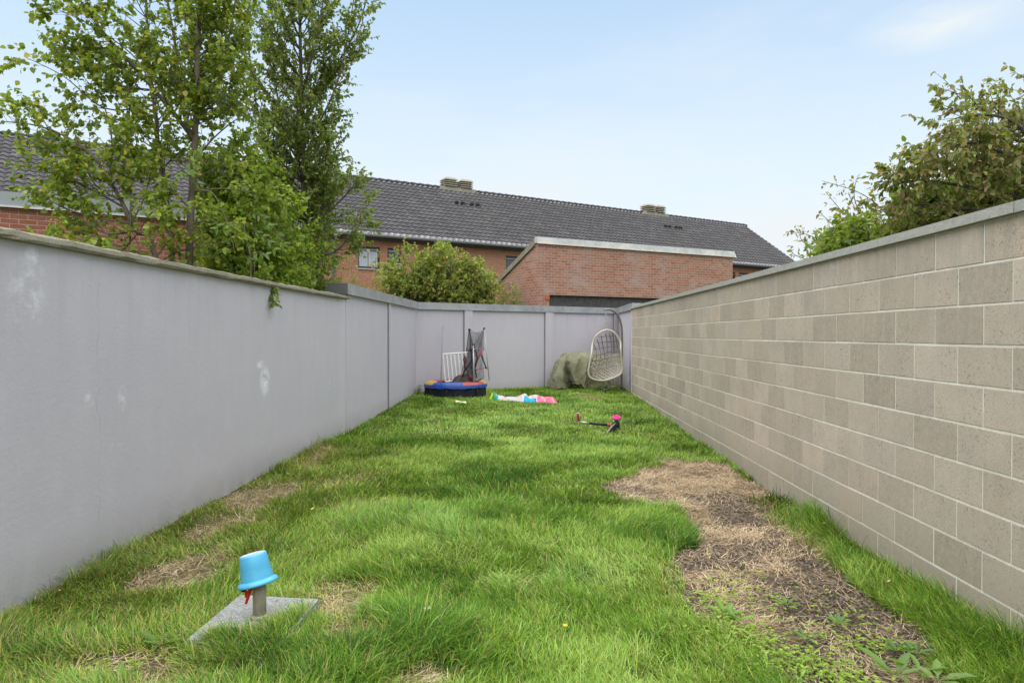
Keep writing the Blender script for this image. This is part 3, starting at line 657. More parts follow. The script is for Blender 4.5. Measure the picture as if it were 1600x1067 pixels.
# dense low greenery along the wall behind the coping
T = Tree(107); a = dict(leaf=.042, gap=.026, twig=.22, tgap=.09, pal=PAL_BIRCH[:4]+PAL_DARK[:4], droop=.4)
for x, y, d in [(300+i*17+random.uniform(-8, 8), random.uniform(385, 430)+i*1.5, 7.6+i*.24) for i in range(13)]+[(430, 350, 8.7), (400, 370, 8.4), (455, 380, 9.1), (350, 370, 8.2), (495, 400, 10.0), (505, 330, 10.3), (490, 360, 9.8), (470, 300, 9.6), (440, 260, 9.2), (340, 300, 8.4), (375, 320, 8.5)]:
    p = W(x, y, d); o2, R2 = T.limb([(p.x+.1, p.y+.1, .1), (p.x, p.y, p.z*.6), p], .012, .003); T.along(o2, R2, .5, 1, .075, .36, .3, 1, a)
T.build('low_green_shrub', 'dense mid green shrub spreading low along the back of the left wall', 'shrub', (0, 0, 0), M_BARK2, M_LEAF, .65)
# twig over the coping
T = Tree(108); a = dict(leaf=.036, gap=.018, twig=.1, tgap=.05, pal=PAL_BIRCH[:4], droop=.6)
o2, R2 = T.limb([W(418, 437, 7.05), W(421, 443, 6.80), W(424, 452, 6.66), W(427, 466, 6.63), W(429, 474, 6.62)], .004, .002); T.along(o2, R2, .35, 1, .03, .09, -.3, 0, a)
T.build('hanging_twig', 'small leafy twig hanging down over the left wall coping', 'plant', (0, 0, 0), M_BARK, M_LEAF, .7)
# little left-side low plant just behind coping
T = Tree(109); a = dict(leaf=.045, gap=.026, twig=.2, tgap=.09, pal=PAL_YEL+PAL_BIRCH[:3], droop=.4)
for x, y, d in [(70, 362, 6.0), (85, 350, 6.1), (100, 368, 6.1), (120, 375, 6.2), (160, 385, 6.3), (185, 395, 6.5), (215, 400, 6.6), (60, 372, 6.1)]:
    p = W(x, y, d); o2, R2 = T.limb([(p.x, p.y+.1, .1), (p.x-.03, p.y, p.z*.6), p], .008, .003); T.along(o2, R2, .7, 1, .09, .16, .2, 1, a)
T.build('coping_shrub', 'small yellowish shrub just topping the left wall near the red brick annex', 'shrub', (0, 0, 0), M_BARK, M_LEAF, .7)

# round bush beyond the rear wall
def bush(seed, name, label, cells, base, leaf, pal, gap=.02, L=.4, n=None, wf=.6, fw=.1, root_z=.1, tg=.09, ag=.09, r0=.016):
    T = Tree(seed); a = dict(leaf=leaf, gap=gap, twig=.24, tgap=tg, pal=pal, droop=.4, wig=.2)
    for (x, y, d) in cells:
        p = W(x, y, d); b = W(base[0]+(x-base[0])*.35, base[1], d); o2, R2 = T.limb([(b.x, b.y, root_z), ((b.x+p.x)/2+random.uniform(-.15, .15), (b.y+p.y)/2, p.z*.62), p], r0, .004)
        T.along(o2, R2, .35, 1, ag, L, .35, 1, a)
    return T.build(name, label, 'bush', (0, 0, 0), M_BARK2, M_LEAF, wf)
random.seed(5)
cells = []
for i in range(62):
    x = random.uniform(602, 766); top = 378 + max(0, (630-x))*.9 + max(0, x-720)*1.05; cells.append((x, random.uniform(top+6, max(top+25, 450)), random.uniform(17.6, 19.2)))
bush(201, 'round_bush', 'big rounded olive green bush showing above the middle of the rear wall', cells, (700, 560), .070, PAL_HEDGE, .028, .62, tg=.13, ag=.16)
cells = [(random.uniform(525, 600), random.uniform(440, 462), random.uniform(16.5, 17.5)) for i in range(14)]
T = Tree(202); a = dict(leaf=.055, gap=.05, twig=.2, tgap=.12, pal=[(.34, .20, .08), (.26, .22, .06), (.20, .22, .06), (.40, .20, .10)], droop=.3)
for (x, y, d) in cells:
    p = W(x, y, d); o2, R2 = T.limb([(p.x, p.y, .1), (p.x+.05, p.y, p.z*.6), p], .008, .003); T.along(o2, R2, .5, 1, .16, .25, .3, 1, a)
for (x, y) in [(532, 400), (548, 395), (553, 425), (586, 395)]:
    p = W(x, y, 17); o2, R2 = T.limb([(p.x, p.y, .1), (p.x+.05, p.y, p.z*.6), p], .008, .003); T.along(o2, R2, .6, 1, .14, .22, .3, 1, a)
T.build('reddish_creeper', 'thin reddish climbing plant beside the terrace downpipes', 'plant', (0, 0, 0), M_BARK2, M_LEAF, .6)
T = Tree(203); a = dict(leaf=.05, gap=.04, twig=.18, tgap=.1, pal=PAL_HEDGE, droop=.3)
for (x, y) in [(806, 442), (802, 455), (786, 448), (780, 440), (790, 462)]:
    p = W(x, y, 17.4); o2, R2 = T.limb([(p.x, p.y, .1), (p.x+.03, p.y, p.z*.6), p], .008, .003); T.along(o2, R2, .6, 1, .1, .2, .3, 1, a)
T.build('climbing_plant', 'sparse climber against the pale left face of the central annex', 'plant', (0, 0, 0), M_BARK2, M_LEAF, .6)

# right hand tree: layered branches reaching left over the block wall
T = Tree(301); a = dict(dens=1.5, leaf=.062, gap=.024, twig=.34, tgap=.115, pal=PAL_AUT, droop=.55, wig=.15, fwd=.9)
b0 = W(1690, 430, 8.0); out, R = T.limb([(b0.x, b0.y, .0)]+ypath([(1690, 420, 8.0), (1672, 300, 8.0), (1660, 200, 8.0), (1672, 130, 8.0)]), .10, .012)
T.along(out, R, .5, .85, .2, .8, .0, 1, a)
for pts in ([(1675, 290, 8.0), (1600, 205, 7.9), (1560, 182, 7.8), (1510, 182, 7.7), (1480, 190, 7.7)], [(1670, 300, 8.0), (1590, 250, 7.9), (1530, 225, 7.8), (1485, 228, 7.7), (1468, 240, 7.7)],
            [(1672, 330, 8.0), (1590, 280, 8.0), (1510, 245, 7.9), (1450, 262, 7.9), (1418, 272, 7.9)], [(1675, 350, 8.0), (1590, 310, 8.1), (1500, 290, 8.0), (1430, 282, 8.0), (1395, 292, 8.0)], [(1660, 200, 8.0), (1625, 160, 8.0), (1595, 140, 7.9)],
            [(1680, 380, 8.0), (1600, 340, 8.1), (1500, 325, 8.2), (1430, 320, 8.2), (1370, 330, 8.3)], [(1675, 300, 8.0), (1620, 250, 8.6), (1560, 220, 8.6), (1500, 225, 8.6)], [(1675, 340, 8.0), (1600, 290, 8.6), (1540, 275, 8.6), (1470, 305, 8.6)],
            [(1670, 240, 8.0), (1590, 220, 8.5), (1560, 200, 8.5), (1530, 200, 8.4)]):
    o2, R2 = T.limb(ypath(pts), .03, .005); T.along(o2, R2, .12, 1, .10, .44, -.15, 1, a, outw=.8)
T.shoot(np.array(W(1500, 155, 7.7)), np.array([-.3, 0, .62]), .42, .005, .0, 0, a); T.shoot(np.array(W(1505, 150, 7.7)), np.array([-.8, 0, .12]), .4, .005, .0, 0, a)
T.build('hawthorn_tree', 'large brownish green tree with layered branches above the block wall', 'tree', (0, 0, 0), M_BARK2, M_LEAF, .55)
random.seed(9); cells = []
for i in range(80):
    x = random.uniform(1275, 1570); top = 366 - (x-1275)*.42; cells.append((x, random.uniform(top+4, top+80), random.uniform(8.6, 10.6)))
T = Tree(302); a = dict(leaf=.070, gap=.025, twig=.26, tgap=.10, pal=[(.14, .22, .03), (.18, .25, .035), (.11, .18, .03), (.24, .26, .04), (.28, .22, .06), (.09, .15, .03)], droop=.4, wig=.18)
for (x, y, d) in cells:
    p = W(x, y, d); o2, R2 = T.limb([(p.x+.4, p.y, .0), (p.x+.2, p.y, p.z*.6), p], .018, .004); T.along(o2, R2, .5, 1, .10, .42, .3, 1, a)
a = dict(leaf=.058, gap=.045, twig=.2, tgap=.16, pal=[(.30, .17, .08), (.24, .19, .07), (.20, .20, .05), (.33, .18, .10)], droop=.3, wig=.1)
for pts in ([(1360, 370, 10), (1320, 335, 10), (1290, 300, 10)], [(1400, 350, 10), (1350, 305, 10), (1285, 283, 10)], [(1420, 330, 10), (1395, 300, 10), (1385, 275, 10)], [(1310, 395, 10.2), (1265, 368, 10.3), (1228, 362, 10.4)],
            [(1320, 380, 10.2), (1300, 350, 10.3), (1283, 335, 10.4)], [(1290, 405, 10.4), (1255, 378, 10.4), (1250, 365, 10.5)], [(1375, 345, 10), (1340, 330, 10), (1325, 300, 10)], [(1275, 410, 10.4), (1245, 400, 10.5), (1235, 392, 10.5)], [(1350, 350, 10.2), (1335, 310, 10.1), (1338, 280, 10)]):
    o2, R2 = T.limb(ypath(pts), .008, .003); T.along(o2, R2, .15, 1, .10, .16, .3, 0, a)
T.build('autumn_shrub', 'green and rust coloured shrub with thin reddish shoots behind the block wall', 'shrub', (0, 0, 0), M_BARK2, M_LEAF, .55)


# ================================================================== garden walls
def leftx(y): return float(leftX(np.array(float(y))))
# left rendered wall with old coping
root = thing('rendered_wall', 'long lower grey rendered garden wall on the left with rough mossy coping', 'wall')
mb = MB(); ys = list(np.arange(-4, 9.01, .25)); TH = .22
for i in range(len(ys)-1):
    y0, y1 = ys[i], ys[i+1]; x0, x1 = leftx(y0), leftx(y1); zt = 1.845
    mb.face([(x0, y0, -.3), (x0, y1, -.3) if False else (x1, y1, -.3), (x1, y1, zt), (x0, y0, zt)], [(y0, -.3), (y1, -.3), (y1, zt), (y0, zt)])
    mb.face([(x1-TH, y1, -.3), (x0-TH, y0, -.3), (x0-TH, y0, zt), (x1-TH, y1, zt)], [(y1, 0), (y0, 0), (y0, zt), (y1, zt)])
    mb.face([(x0-TH, y0, zt), (x0, y0, zt), (x1, y1, zt), (x1-TH, y1, zt)])
for y, a_, b_ in ((ys[0], 0, -TH), (ys[-1], -TH, 0)):
    x = leftx(y); mb.face([(x+a_, y, -.3), (x+b_, y, -.3), (x+b_, y, zt), (x+a_, y, zt)], [(a_, -.3), (b_, -.3), (b_, zt), (a_, zt)])
mb.build('wall_body', M_RENDER, root)
mb = MB(); r_ = np.random.default_rng(3); L_ = 130; prof = []
for i in range(L_+1):
    y = -4+13.0*i/L_; x = leftx(y); j = r_.normal(0, .0035, 4); big = .006*(fbm(np.array(y), np.array(0.), 1.5, 8)-.5)
    prof.append([Vector((x+.035+j[0]+big, y, 1.846)), Vector((x+.045+j[1]+big, y, 1.862+j[2]*.5)), Vector((x+.040+j[1]+big, y, 1.888+j[2]*.8)), Vector((x+.015, y, 1.898+j[3])), Vector((x-TH*.5, y, 1.905)), Vector((x-TH-.03, y, 1.89)), Vector((x-TH-.03, y, 1.846))])
for i in range(L_):
    for k in range(6):
        mb.face([prof[i][k], prof[i+1][k], prof[i+1][k+1], prof[i][k+1]])
    mb.face([prof[i][6], prof[i+1][6], prof[i+1][0], prof[i][0]])
mb.face(prof[-1]); mb.face(prof[0][::-1])
merge(mb.build('coping', M_COPING_OLD, root), False)

def zinc_coping(P0, P1, nin, ztop, name, parent, fas=.135, wdt=.28, over=.035, ends=True):
    """metal capping from P0 to P1 (2D); nin = unit normal towards the garden"""
    P0 = Vector((*P0, 0)); P1 = Vector((*P1, 0)); N = Vector((*nin, 0)); d = (P1-P0).normalized(); mb = MB()
    A = [P0+N*over, P1+N*over, P1-N*(wdt-over), P0-N*(wdt-over)]
    mb.hexa([p+Vector((0, 0, ztop-fas)) for p in A], [A[0]+Vector((0, 0, ztop)), A[1]+Vector((0, 0, ztop)), A[2]+Vector((0, 0, ztop-.01)), A[3]+Vector((0, 0, ztop-.01))])
    # folded drip edge
    B = [P0+N*(over+.012), P1+N*(over+.012), P1+N*over, P0+N*over]
    mb.hexa([p+Vector((0, 0, ztop-fas-.012)) for p in B], [p+Vector((0, 0, ztop-fas+.004)) for p in B])
    o = mb.build(name, M_ZINC, parent)
    L = (P1-P0).length; k = 1.9
    while k < L-.3:            # standing joints of the sheets
        mb = MB(); c = P0+d*k+N*(over+.001); ang = atan2(d.y, d.x)
        mb.box(c+Vector((0, 0, ztop-fas/2+.004)), (.03, .008, fas+.006), Matrix.Rotation(ang, 3, 'Z')); mb.build('sheet_joint', M_ZINC, o); k += 2.0
    return o
M_SHADE_STRIP = plain('dark grey shade strip', (.24, .23, .245), .6)  # colour of the shade lines added beside the pilasters
# higher rendered wall at the far left
PB0, PB1 = (-2.43, 8.96), (-2.36, 14.1); RC = (2.26, 17.5); GB_Z = 1.92
dB = Vector((PB1[0]-PB0[0], PB1[1]-PB0[1])).normalized(); nB = (dB.y, -dB.x)
root = thing('rendered_wall', 'taller grey rendered wall with zinc coping at the far end of the left side', 'wall')
mb = MB(); A = [Vector((*PB0, 0)), Vector((*PB1, 0))]; N = Vector((*nB, 0))
base = [A[0], A[1]+Vector((0, .28, 0)), A[1]+Vector((0, .28, 0))-N*.24, A[0]-N*.24]
mb.face([(*PB0, -.3), (PB1[0], PB1[1], -.3), (PB1[0], PB1[1], GB_Z), (*PB0, GB_Z)], [(PB0[1], -.3), (PB1[1], -.3), (PB1[1], GB_Z), (PB0[1], GB_Z)])
q = Vector((*PB0, 0))-N*.24; q1 = Vector((*PB1, 0))-N*.24
mb.face([(q.x, q.y, -.3), (*PB0, -.3), (*PB0, GB_Z), (q.x, q.y, GB_Z)], [(0, -.3), (.24, -.3), (.24, GB_Z), (0, GB_Z)])
mb.face([(q1.x, q1.y, -.3), (q.x, q.y, -.3), (q.x, q.y, GB_Z), (q1.x, q1.y, GB_Z)], [(0, -.3), (5, -.3), (5, GB_Z), (0, GB_Z)])
mb.build('wall_body', M_RENDER, root)
for t, wv in ((.487, .11),):
    c = A[0].lerp(A[1], t)+dB.to_3d()*(wv/2+.002)+N*.012; mb = MB(); mb.box(c+Vector((0, 0, (GB_Z-.3)/2)), (.026, wv, GB_Z+.3-.004), Matrix.Rotation(atan2(-dB.x, dB.y), 3, 'Z')); mb.build('pilaster', M_RENDER, root)
    if t > .1: mb = MB(); mb.box(A[0].lerp(A[1], t)-dB.to_3d()*.014+N*.010+Vector((0, 0, (GB_Z-.3)/2)), (.022, .030, GB_Z+.3-.008), Matrix.Rotation(atan2(-dB.x, dB.y), 3, 'Z')); mb.build('shade_strip', M_SHADE_STRIP, root)  # dark strip standing in for the shade on the pilaster's near side
co = zinc_coping((PB0[0], PB0[1]-.03), (PB1[0], PB1[1]-.045), nB, 2.055, 'coping', root)
mb = MB(); c = Vector((*PB0, 0))-N*.105+Vector((0, -.036, 1.985)); mb.box(c, (.282, .008, .14)); mb.build('end_cap', M_ZINC_DARK, co)

# rear wall
dR = Vector((RC[0]-PB1[0], RC[1]-PB1[1])); LR = dR.length; dR.normalize(); nR = (dR.y, -dR.x); NR = Vector((*nR, 0)); DR = dR.to_3d()
root = thing('rendered_wall', 'grey rendered wall with flat pilasters and zinc coping closing the far end', 'wall')
mb = MB(); P0 = Vector((*PB1, 0)); P1 = Vector((*RC, 0))
mb.face([P0+Vector((0, 0, -.3)), P1+Vector((0, 0, -.3)), P1+Vector((0, 0, GB_Z)), P0+Vector((0, 0, GB_Z))], [(20, -.3), (20+LR, -.3), (20+LR, GB_Z), (20, GB_Z)])
Q0 = P0-NR*.22-DR*.15; Q1 = P1-NR*.22+DR*.15
mb.face([Q1+Vector((0, 0, -.3)), Q0+Vector((0, 0, -.3)), Q0+Vector((0, 0, GB_Z)), Q1+Vector((0, 0, GB_Z))], [(20, -.3), (20+LR, -.3), (20+LR, GB_Z), (20, GB_Z)])
mb.build('wall_body', M_RENDER, root)
for (xa, xb) in ((-1.43, -1.27), (.35, .535), (2.12, 2.235)):
    s0 = (xa+2.36)/dR.x; s1 = (xb+2.36)/dR.x; c = P0+DR*(s0+s1)/2+NR*.018; mb = MB(); mb.box(c+Vector((0, 0, (GB_Z-.3)/2)), (s1-s0, .038, GB_Z+.3-.004), Matrix.Rotation(atan2(dR.y, dR.x), 3, 'Z'))
    mb.build('pilaster', M_RENDER, root)
    mb = MB(); c = P0+DR*(s0-.013)+NR*.006; mb.box(c+Vector((0, 0, (GB_Z-.3)/2)), (.022, .014, GB_Z+.3-.008), Matrix.Rotation(atan2(dR.y, dR.x), 3, 'Z')); mb.build('shade_strip', M_SHADE_STRIP, root)  # dark strip added as the shadow line left of the pilaster
zinc_coping((PB1[0]+dR.x*.02, PB1[1]+dR.y*.02), (RC[0], RC[1]), nR, 2.05, 'coping', root)
# return wall to the block wall
root = thing('rendered_wall', 'short grey rendered return between the rear wall and the block wall', 'wall')
mb = MB(); xa = 2.235; mb.hexa([(xa, 14.86, -.3), (xa+.22, 14.86, -.3), (RC[0]+.22, 17.7, -.3), (RC[0]-.003, 17.46, -.3)], [(xa, 14.86, GB_Z), (xa+.22, 14.86, GB_Z), (RC[0]+.22, 17.7, GB_Z), (RC[0]-.003, 17.46, GB_Z)])
mb.build('wall_body', M_RENDER, root)
zinc_coping((RC[0], 17.38), (xa, 14.80), (-1, 0), 2.06, 'coping', root)

# block wall ---------------------------------------------------------------
root = thing('block_wall', 'beige grey concrete block wall with pale coping slabs along the right side', 'wall')
XW = 2.21; mb = MB(); mb.hexa([(XW, -4, -.4), (XW+.19, -4, -.4), (XW+.19, 14.85, -.4), (XW, 14.85, -.4)], [(XW, -4, 1.926), (XW+.19, -4, 1.926), (XW+.19, 14.85, 1.926), (XW, 14.85, 1.926)])
M_MORTAR = Mat('mortar', .95, .1); _o = M_MORTAR.obj(); M_MORTAR.color(M_MORTAR.ramp(M_MORTAR.noise(_o, 7, 6, .7), [(.35, (.64, .605, .53)), (.65, (.80, .765, .69))])); M_MORTAR.bump(M_MORTAR.noise(_o, 60, 4), .4, .004)
mb.build('mortar', M_MORTAR.m, root)
mb = MB(); r_ = np.random.default_rng(12)
pal = [(.335, .318, .278), (.345, .322, .275), (.36, .342, .302), (.305, .288, .245), (.29, .27, .226), (.375, .355, .31), (.35, .315, .255), (.33, .315, .285), (.26, .242, .205)]
for k in range(11):
    zt = 1.922-.2*k if k == 0 else 1.7205-.2*(k-1); zb = 1.7295-.2*k; zt = 1.922 if k == 0 else 1.9205-.2*k
    ph = .185 if k % 2 == 0 else .385; y = ph-4.4; 
    while y < 14.85:
        y0 = max(y+.0045+r_.normal(0, .0006), -4); y1 = min(y+.3955, 14.846); y += .4
        if y1-y0 < .03: continue
        c = (np.array(pal[r_.integers(len(pal))])*.7+np.array([.33, .31, .268])*.3)*r_.uniform(.85, 1.07)*np.array([1.74, 1.49, 1.37]); mb.col = tuple(c); x = XW-.0030-r_.random()*.0022; dz = r_.normal(0, .0006); e_ = .003
        za, zc = zb+.0005+dz, zt-.0005+dz
        f = [(x, y1-e_, za+e_), (x, y0+e_, za+e_), (x, y0+e_, zc-e_), (x, y1-e_, zc-e_)]; g = [(XW, y1, za), (XW, y0, za), (XW, y0, zc), (XW, y1, zc)]
        mb.face(f)
        for i in range(4): j = (i+1) % 4; mb.face([g[i], g[j], f[j], f[i]])
mb.col = (1, 1, 1)
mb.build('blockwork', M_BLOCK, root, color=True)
mb = MB(); mb.box((XW-.004, 14.852, .79), (.022, .03, 2.30)); mb.build('mortar_edge', M_MORTAR.m, root)
y = 3.14-1.39*5; i = 0
while y < 14.85:
    y1 = min(y+1.385, 14.87); mb = MB(); a_ = .035+r_.normal(0, .0015); zt = 1.979+r_.normal(0, .0012)
    mb.hexa([(XW-a_, y, 1.928), (XW+.225, y, 1.928), (XW+.225, y1, 1.928), (XW-a_, y1, 1.928)], [(XW-a_+.002, y, zt), (XW+.225, y, zt+.006), (XW+.225, y1, zt+.006), (XW-a_+.002, y1, zt)])
    bevel(mb.build('coping_slab', M_COPING_NEW, root), .004, 2); y += 1.39; i += 1

# ================================================================== brick terrace
A0 = Vector((-6.738, 26.215, 0)); SD = Vector((.83836, .54512, 0)); ND = Vector((-.54512, .83836, 0))
def RP(s, w_, z): return A0+SD*s+ND*w_+Vector((0, 0, z))
terr = thing('brick_terrace', 'long orange brick terrace under one dark tiled roof beyond the rear wall', 'building')
S0, S1 = -28.0, 27.4; WN = .28
wins = [(.20, 1.10, 3.98, 4.84, 1), (1.42, 2.0, 4.25, 4.84, 0), (6.95, 7.85, 3.98, 4.86, 0), (21.55, 21.85, 4.0, 4.83, 0), (22.15, 22.95, 4.0, 4.83, 0), (11.6, 12.5, 3.98, 4.84, 1), (-10.6, -9.7, 3.98, 4.84, 1), (-15.5, -14.6, 3.98, 4.84, 1), (16.5, 17.4, 3.98, 4.84, 1)]
mb = MB()
def holes_wall(mb, s0, s1, z0, z1, w_, holes, fn):
    xs = sorted({s0, s1, *[h[0] for h in holes], *[h[1] for h in holes]}); zs = sorted({z0, z1, *[h[2] for h in holes], *[h[3] for h in holes]})
    for i in range(len(xs)-1):
        for j in range(len(zs)-1):
            cx, cz = (xs[i]+xs[i+1])/2, (zs[j]+zs[j+1])/2
            if any(h[0] < cx < h[1] and h[2] < cz < h[3] for h in holes): continue
            mb.face([fn(xs[i], w_, zs[j]), fn(xs[i+1], w_, zs[j]), fn(xs[i+1], w_, zs[j+1]), fn(xs[i], w_, zs[j+1])], [(xs[i], zs[j]), (xs[i+1], zs[j]), (xs[i+1], zs[j+1]), (xs[i], zs[j+1])])
    for h in holes:
        c = [(h[0], h[2]), (h[1], h[2]), (h[1], h[3]), (h[0], h[3])]
        for k in range(4):
            a, b = c[k], c[(k+1) % 4]; mb.face([fn(a[0], w_, a[1]), fn(b[0], w_, b[1]), fn(b[0], w_+.14, b[1]), fn(a[0], w_+.14, a[1])], [(a[0], a[1]), (b[0], b[1]), (b[0]+.14, b[1]), (a[0]+.14, a[1])])
holes_wall(mb, S0, S1, -.3, 5.24, WN, wins, RP)
D_ = 9.0
for s_, fl in ((S1, 1), (S0, 0)):
    pts = [RP(s_, WN, -.3), RP(s_, D_-WN, -.3), RP(s_, D_-WN, 5.24), RP(s_, 4.5, 8.38), RP(s_, WN, 5.24)]; uv = [(0, -.3), (8.5, -.3), (8.5, 5.24), (4.25, 8.38), (0, 5.24)]
    if not fl: pts = pts[::-1]; uv = uv[::-1]
    mb.face(pts, uv)
mb.face([RP(S1, D_-WN, -.3), RP(S0, D_-WN, -.3), RP(S0, D_-WN, 5.24), RP(S1, D_-WN, 5.24)], [(S1, -.3), (S0, -.3), (S0, 5.24), (S1, 5.24)])
mb.build('wall', M_BRICK_ROW, terr)
M_GLASS = Mat('window glass', .06, .8); M_GLASS.color((.05, .06, .07)); M_GLASS.b.inputs['Transmission Weight'].default_value = .0
for (a, b, z0, z1, cur) in wins:
    mb = MB(); t = .055; Y0, Y1 = WN+.06, WN+.12
    def bar(s0, s1, za, zb, w0=Y0, w1=Y1): mb.hexa([RP(s0, w0, za), RP(s1, w0, za), RP(s1, w1, za), RP(s0, w1, za)], [RP(s0, w0, zb), RP(s1, w0, zb), RP(s1, w1, zb), RP(s0, w1, zb)])
    bar(a+.003, a+t, z0+.003, z1-.003); bar(b-t, b-.003, z0+.003, z1-.003); bar(a+t, b-t, z0+.003, z0+t+.02); bar(a+t, b-t, z1-t-.10, z1-.003)
    fr = mb.build('window', M_DARKFRAME, terr)
    mb = MB(); bar(a+t, b-t, z1-t-.09, z1-t-.03, Y0-.012, Y0-.003); mb.build('blind_box', M_PIPE, fr)
    mb = MB(); mb.face([RP(a+t, Y1-.02, z0+t), RP(b-t, Y1-.02, z0+t), RP(b-t, Y1-.02, z1-t-.09), RP(a+t, Y1-.02, z1-t-.09)])
    if cur:
        mb = MB(); m_ = (a+b)/2
        for (c0, c1) in ((a+t, m_-.01), (m_+.01, b-t)):
            mb.grid(lambda u, v: RP(c0+(c1-c0)*u, Y1-.02+.012*sin(u*26+v*.6)+.006*sin(u*11), z0+t+.02+(z1-t-.10-z0-t-.02)*v), 26, 4)
        mb.build('net_curtain', M_CURTAIN, fr, smooth=True)
        mb = MB(); mb.face([RP(a+t, Y1+.02, z0+t), RP(b-t, Y1+.02, z0+t), RP(b-t, Y1+.02, z1-t-.09), RP(a+t, Y1+.02, z1-t-.09)]); mb.build('pane', M_GLASS.m, fr)
    else: mb.build('pane', M_GLASS.m, fr)
    mb = MB(); bar(a-.06, b+.06, z0-.05, z0-.002, WN-.05, WN+.10); bevel(mb.build('sill', M_SILL, fr), .004)
# tiled roof, real pantile relief
PITCHL = hypot(4.5, 3.2); RUN = 4.5; tw, tl = .26, .33
us = []; s_ = S0-.15
while s_ < S1+.15: us += [s_+tw*f for f in (0, .18, .38, .62, .84)]; s_ += tw
us = np.array([u for u in us if u <= S1+.16]); prof_h = np.where(True, .040*np.clip(np.sin(((us-S0+.15) % tw)/tw*2*pi*1.0), -.25, 1), 0)
rows = int(PITCHL/tl)+1; vs = []; hs = []
for k in range(rows):
    v0 = max(-.02, k*tl-.035); v1 = min((k+1)*tl, PITCHL); vs += [v0, v1]; hs += [.062, .0]
vs = np.array(vs); hs = np.array(hs); sl = Vector((0, RUN/PITCHL, 3.2/PITCHL)); nl = Vector((0, -3.2/PITCHL, RUN/PITCHL))
UU, VV = np.meshgrid(us, vs); HH = prof_h[None, :]+hs[:, None]+.004*vnoise(UU, VV, 2.3, 4)
wv = -.02 + VV*sl.y + HH*nl.y; zv = 5.27 + VV*sl.z + HH*nl.z
PX = A0.x+SD.x*UU+ND.x*wv; PY = A0.y+SD.y*UU+ND.y*wv
Vt = np.stack([PX.ravel(), PY.ravel(), zv.ravel()], 1); nu, nv = len(us), len(vs); ii = np.arange(nu*nv).reshape(nv, nu)
Ft = np.stack([ii[:-1, :-1].ravel(), ii[:-1, 1:].ravel(), ii[1:, 1:].ravel(), ii[1:, :-1].ravel()], 1)
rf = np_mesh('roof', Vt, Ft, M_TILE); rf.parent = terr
ul = rf.data.uv_layers.new(name='UV'); uvv = np.stack([(UU-S0+.15).ravel(), VV.ravel()+(np.tile([.036, 0], rows)[:, None]*np.ones((1, nu))).ravel()-1e-3*(np.tile([0, 1], rows)[:, None]*np.ones((1, nu))).ravel()], 1)
lv = np.zeros(len(rf.data.loops), np.int32); rf.data.loops.foreach_get('vertex_index', lv); ul.data.foreach_set('uv', uvv[lv].astype(np.float32).ravel())
mb = MB(); mb.hexa([RP(S0-.15, .0, 5.22), RP(S1+.15, .0, 5.22), RP(S1+.15, 4.5, 8.40), RP(S0-.15, 4.5, 8.40)], [RP(S0-.15, .0, 5.255), RP(S1+.15, .0, 5.255), RP(S1+.15, 4.5, 8.44), RP(S0-.15, 4.5, 8.44)])
mb.hexa([RP(S0-.15, 4.5, 8.40), RP(S1+.15, 4.5, 8.40), RP(S1+.15, 9.0, 5.22), RP(S0-.15, 9.0, 5.22)], [RP(S0-.15, 4.5, 8.47), RP(S1+.15, 4.5, 8.47), RP(S1+.15, 9.0, 5.30), RP(S0-.15, 9.0, 5.30)])
mb.build('roof_deck', M_TILE, terr)
mb = MB(); s_ = S0-.15; M_RIDGE = plain('ridge tile', (.045, .043, .046), .55, .2, 3)
while s_ < S1+.1:          # half-round ridge tiles
    mb.tube([RP(s_, 4.5, 8.475), RP(s_+.06, 4.5, 8.482), RP(s_+.40, 4.5, 8.465)], [.125, .128, .108], 8); s_ += .40
mb.build('ridge', M_RIDGE, rf, smooth=True)
mb = MB(); mb.tube([RP(S0-.1, -.10, 5.235), RP(S1+.1, -.10, 5.235)], .075, 8); mb.build('gutter', plain('dark gutter', (.13, .13, .135), .5), terr, smooth=True)
mb = MB(); mb.hexa([RP(S0, .0, 5.10), RP(S1, .0, 5.10), RP(S1, WN-.004, 5.10), RP(S0, WN-.004, 5.10)], [RP(S0, .0, 5.21), RP(S1, .0, 5.21), RP(S1, WN-.004, 5.21), RP(S0, WN-.004, 5.21)]); mb.build('eaves_board', M_DARKFRAME, terr)
for sx, zt in ((-.76, 5.17), (-1.42, 4.25)):
    mb = MB(); pts = [RP(sx, -.05, zt), RP(sx, -.03, zt-.12), RP(sx, WN-.07, zt-.30), RP(sx, WN-.07, .1)] if zt > 5 else [RP(sx, WN-.07, zt), RP(sx, WN-.07, .1)]
    mb.tube(pts, .050, 8); dp = mb.build('downpipe', M_PIPE, terr, smooth=True)
    mb = MB()
    for z in (4.2, 2.9): mb.tube([RP(sx, WN-.07, z-.02), RP(sx, WN-.07, z+.02)], .058, 8); mb.build('bracket', M_PIPE, dp); mb = MB()
    if zt > 5: mb.hexa([RP(sx-.12, -.16, 5.12), RP(sx+.12, -.16, 5.12), RP(sx+.12, .02, 5.12), RP(sx-.12, .02, 5.12)], [RP(sx-.12, -.16, 5.30), RP(sx+.12, -.16, 5.30), RP(sx+.12, .02, 5.30), RP(sx-.12, .02, 5.30)])
    else: mb.hexa([RP(sx-.10, WN-.15, 4.22), RP(sx+.10, WN-.15, 4.22), RP(sx+.10, WN-.004, 4.22), RP(sx-.10, WN-.004, 4.22)], [RP(sx-.12, WN-.17, 4.36), RP(sx+.12, WN-.17, 4.36), RP(sx+.12, WN-.004, 4.36), RP(sx-.12, WN-.004, 4.36)])
    mb.build('hopper', M_PIPE, dp)
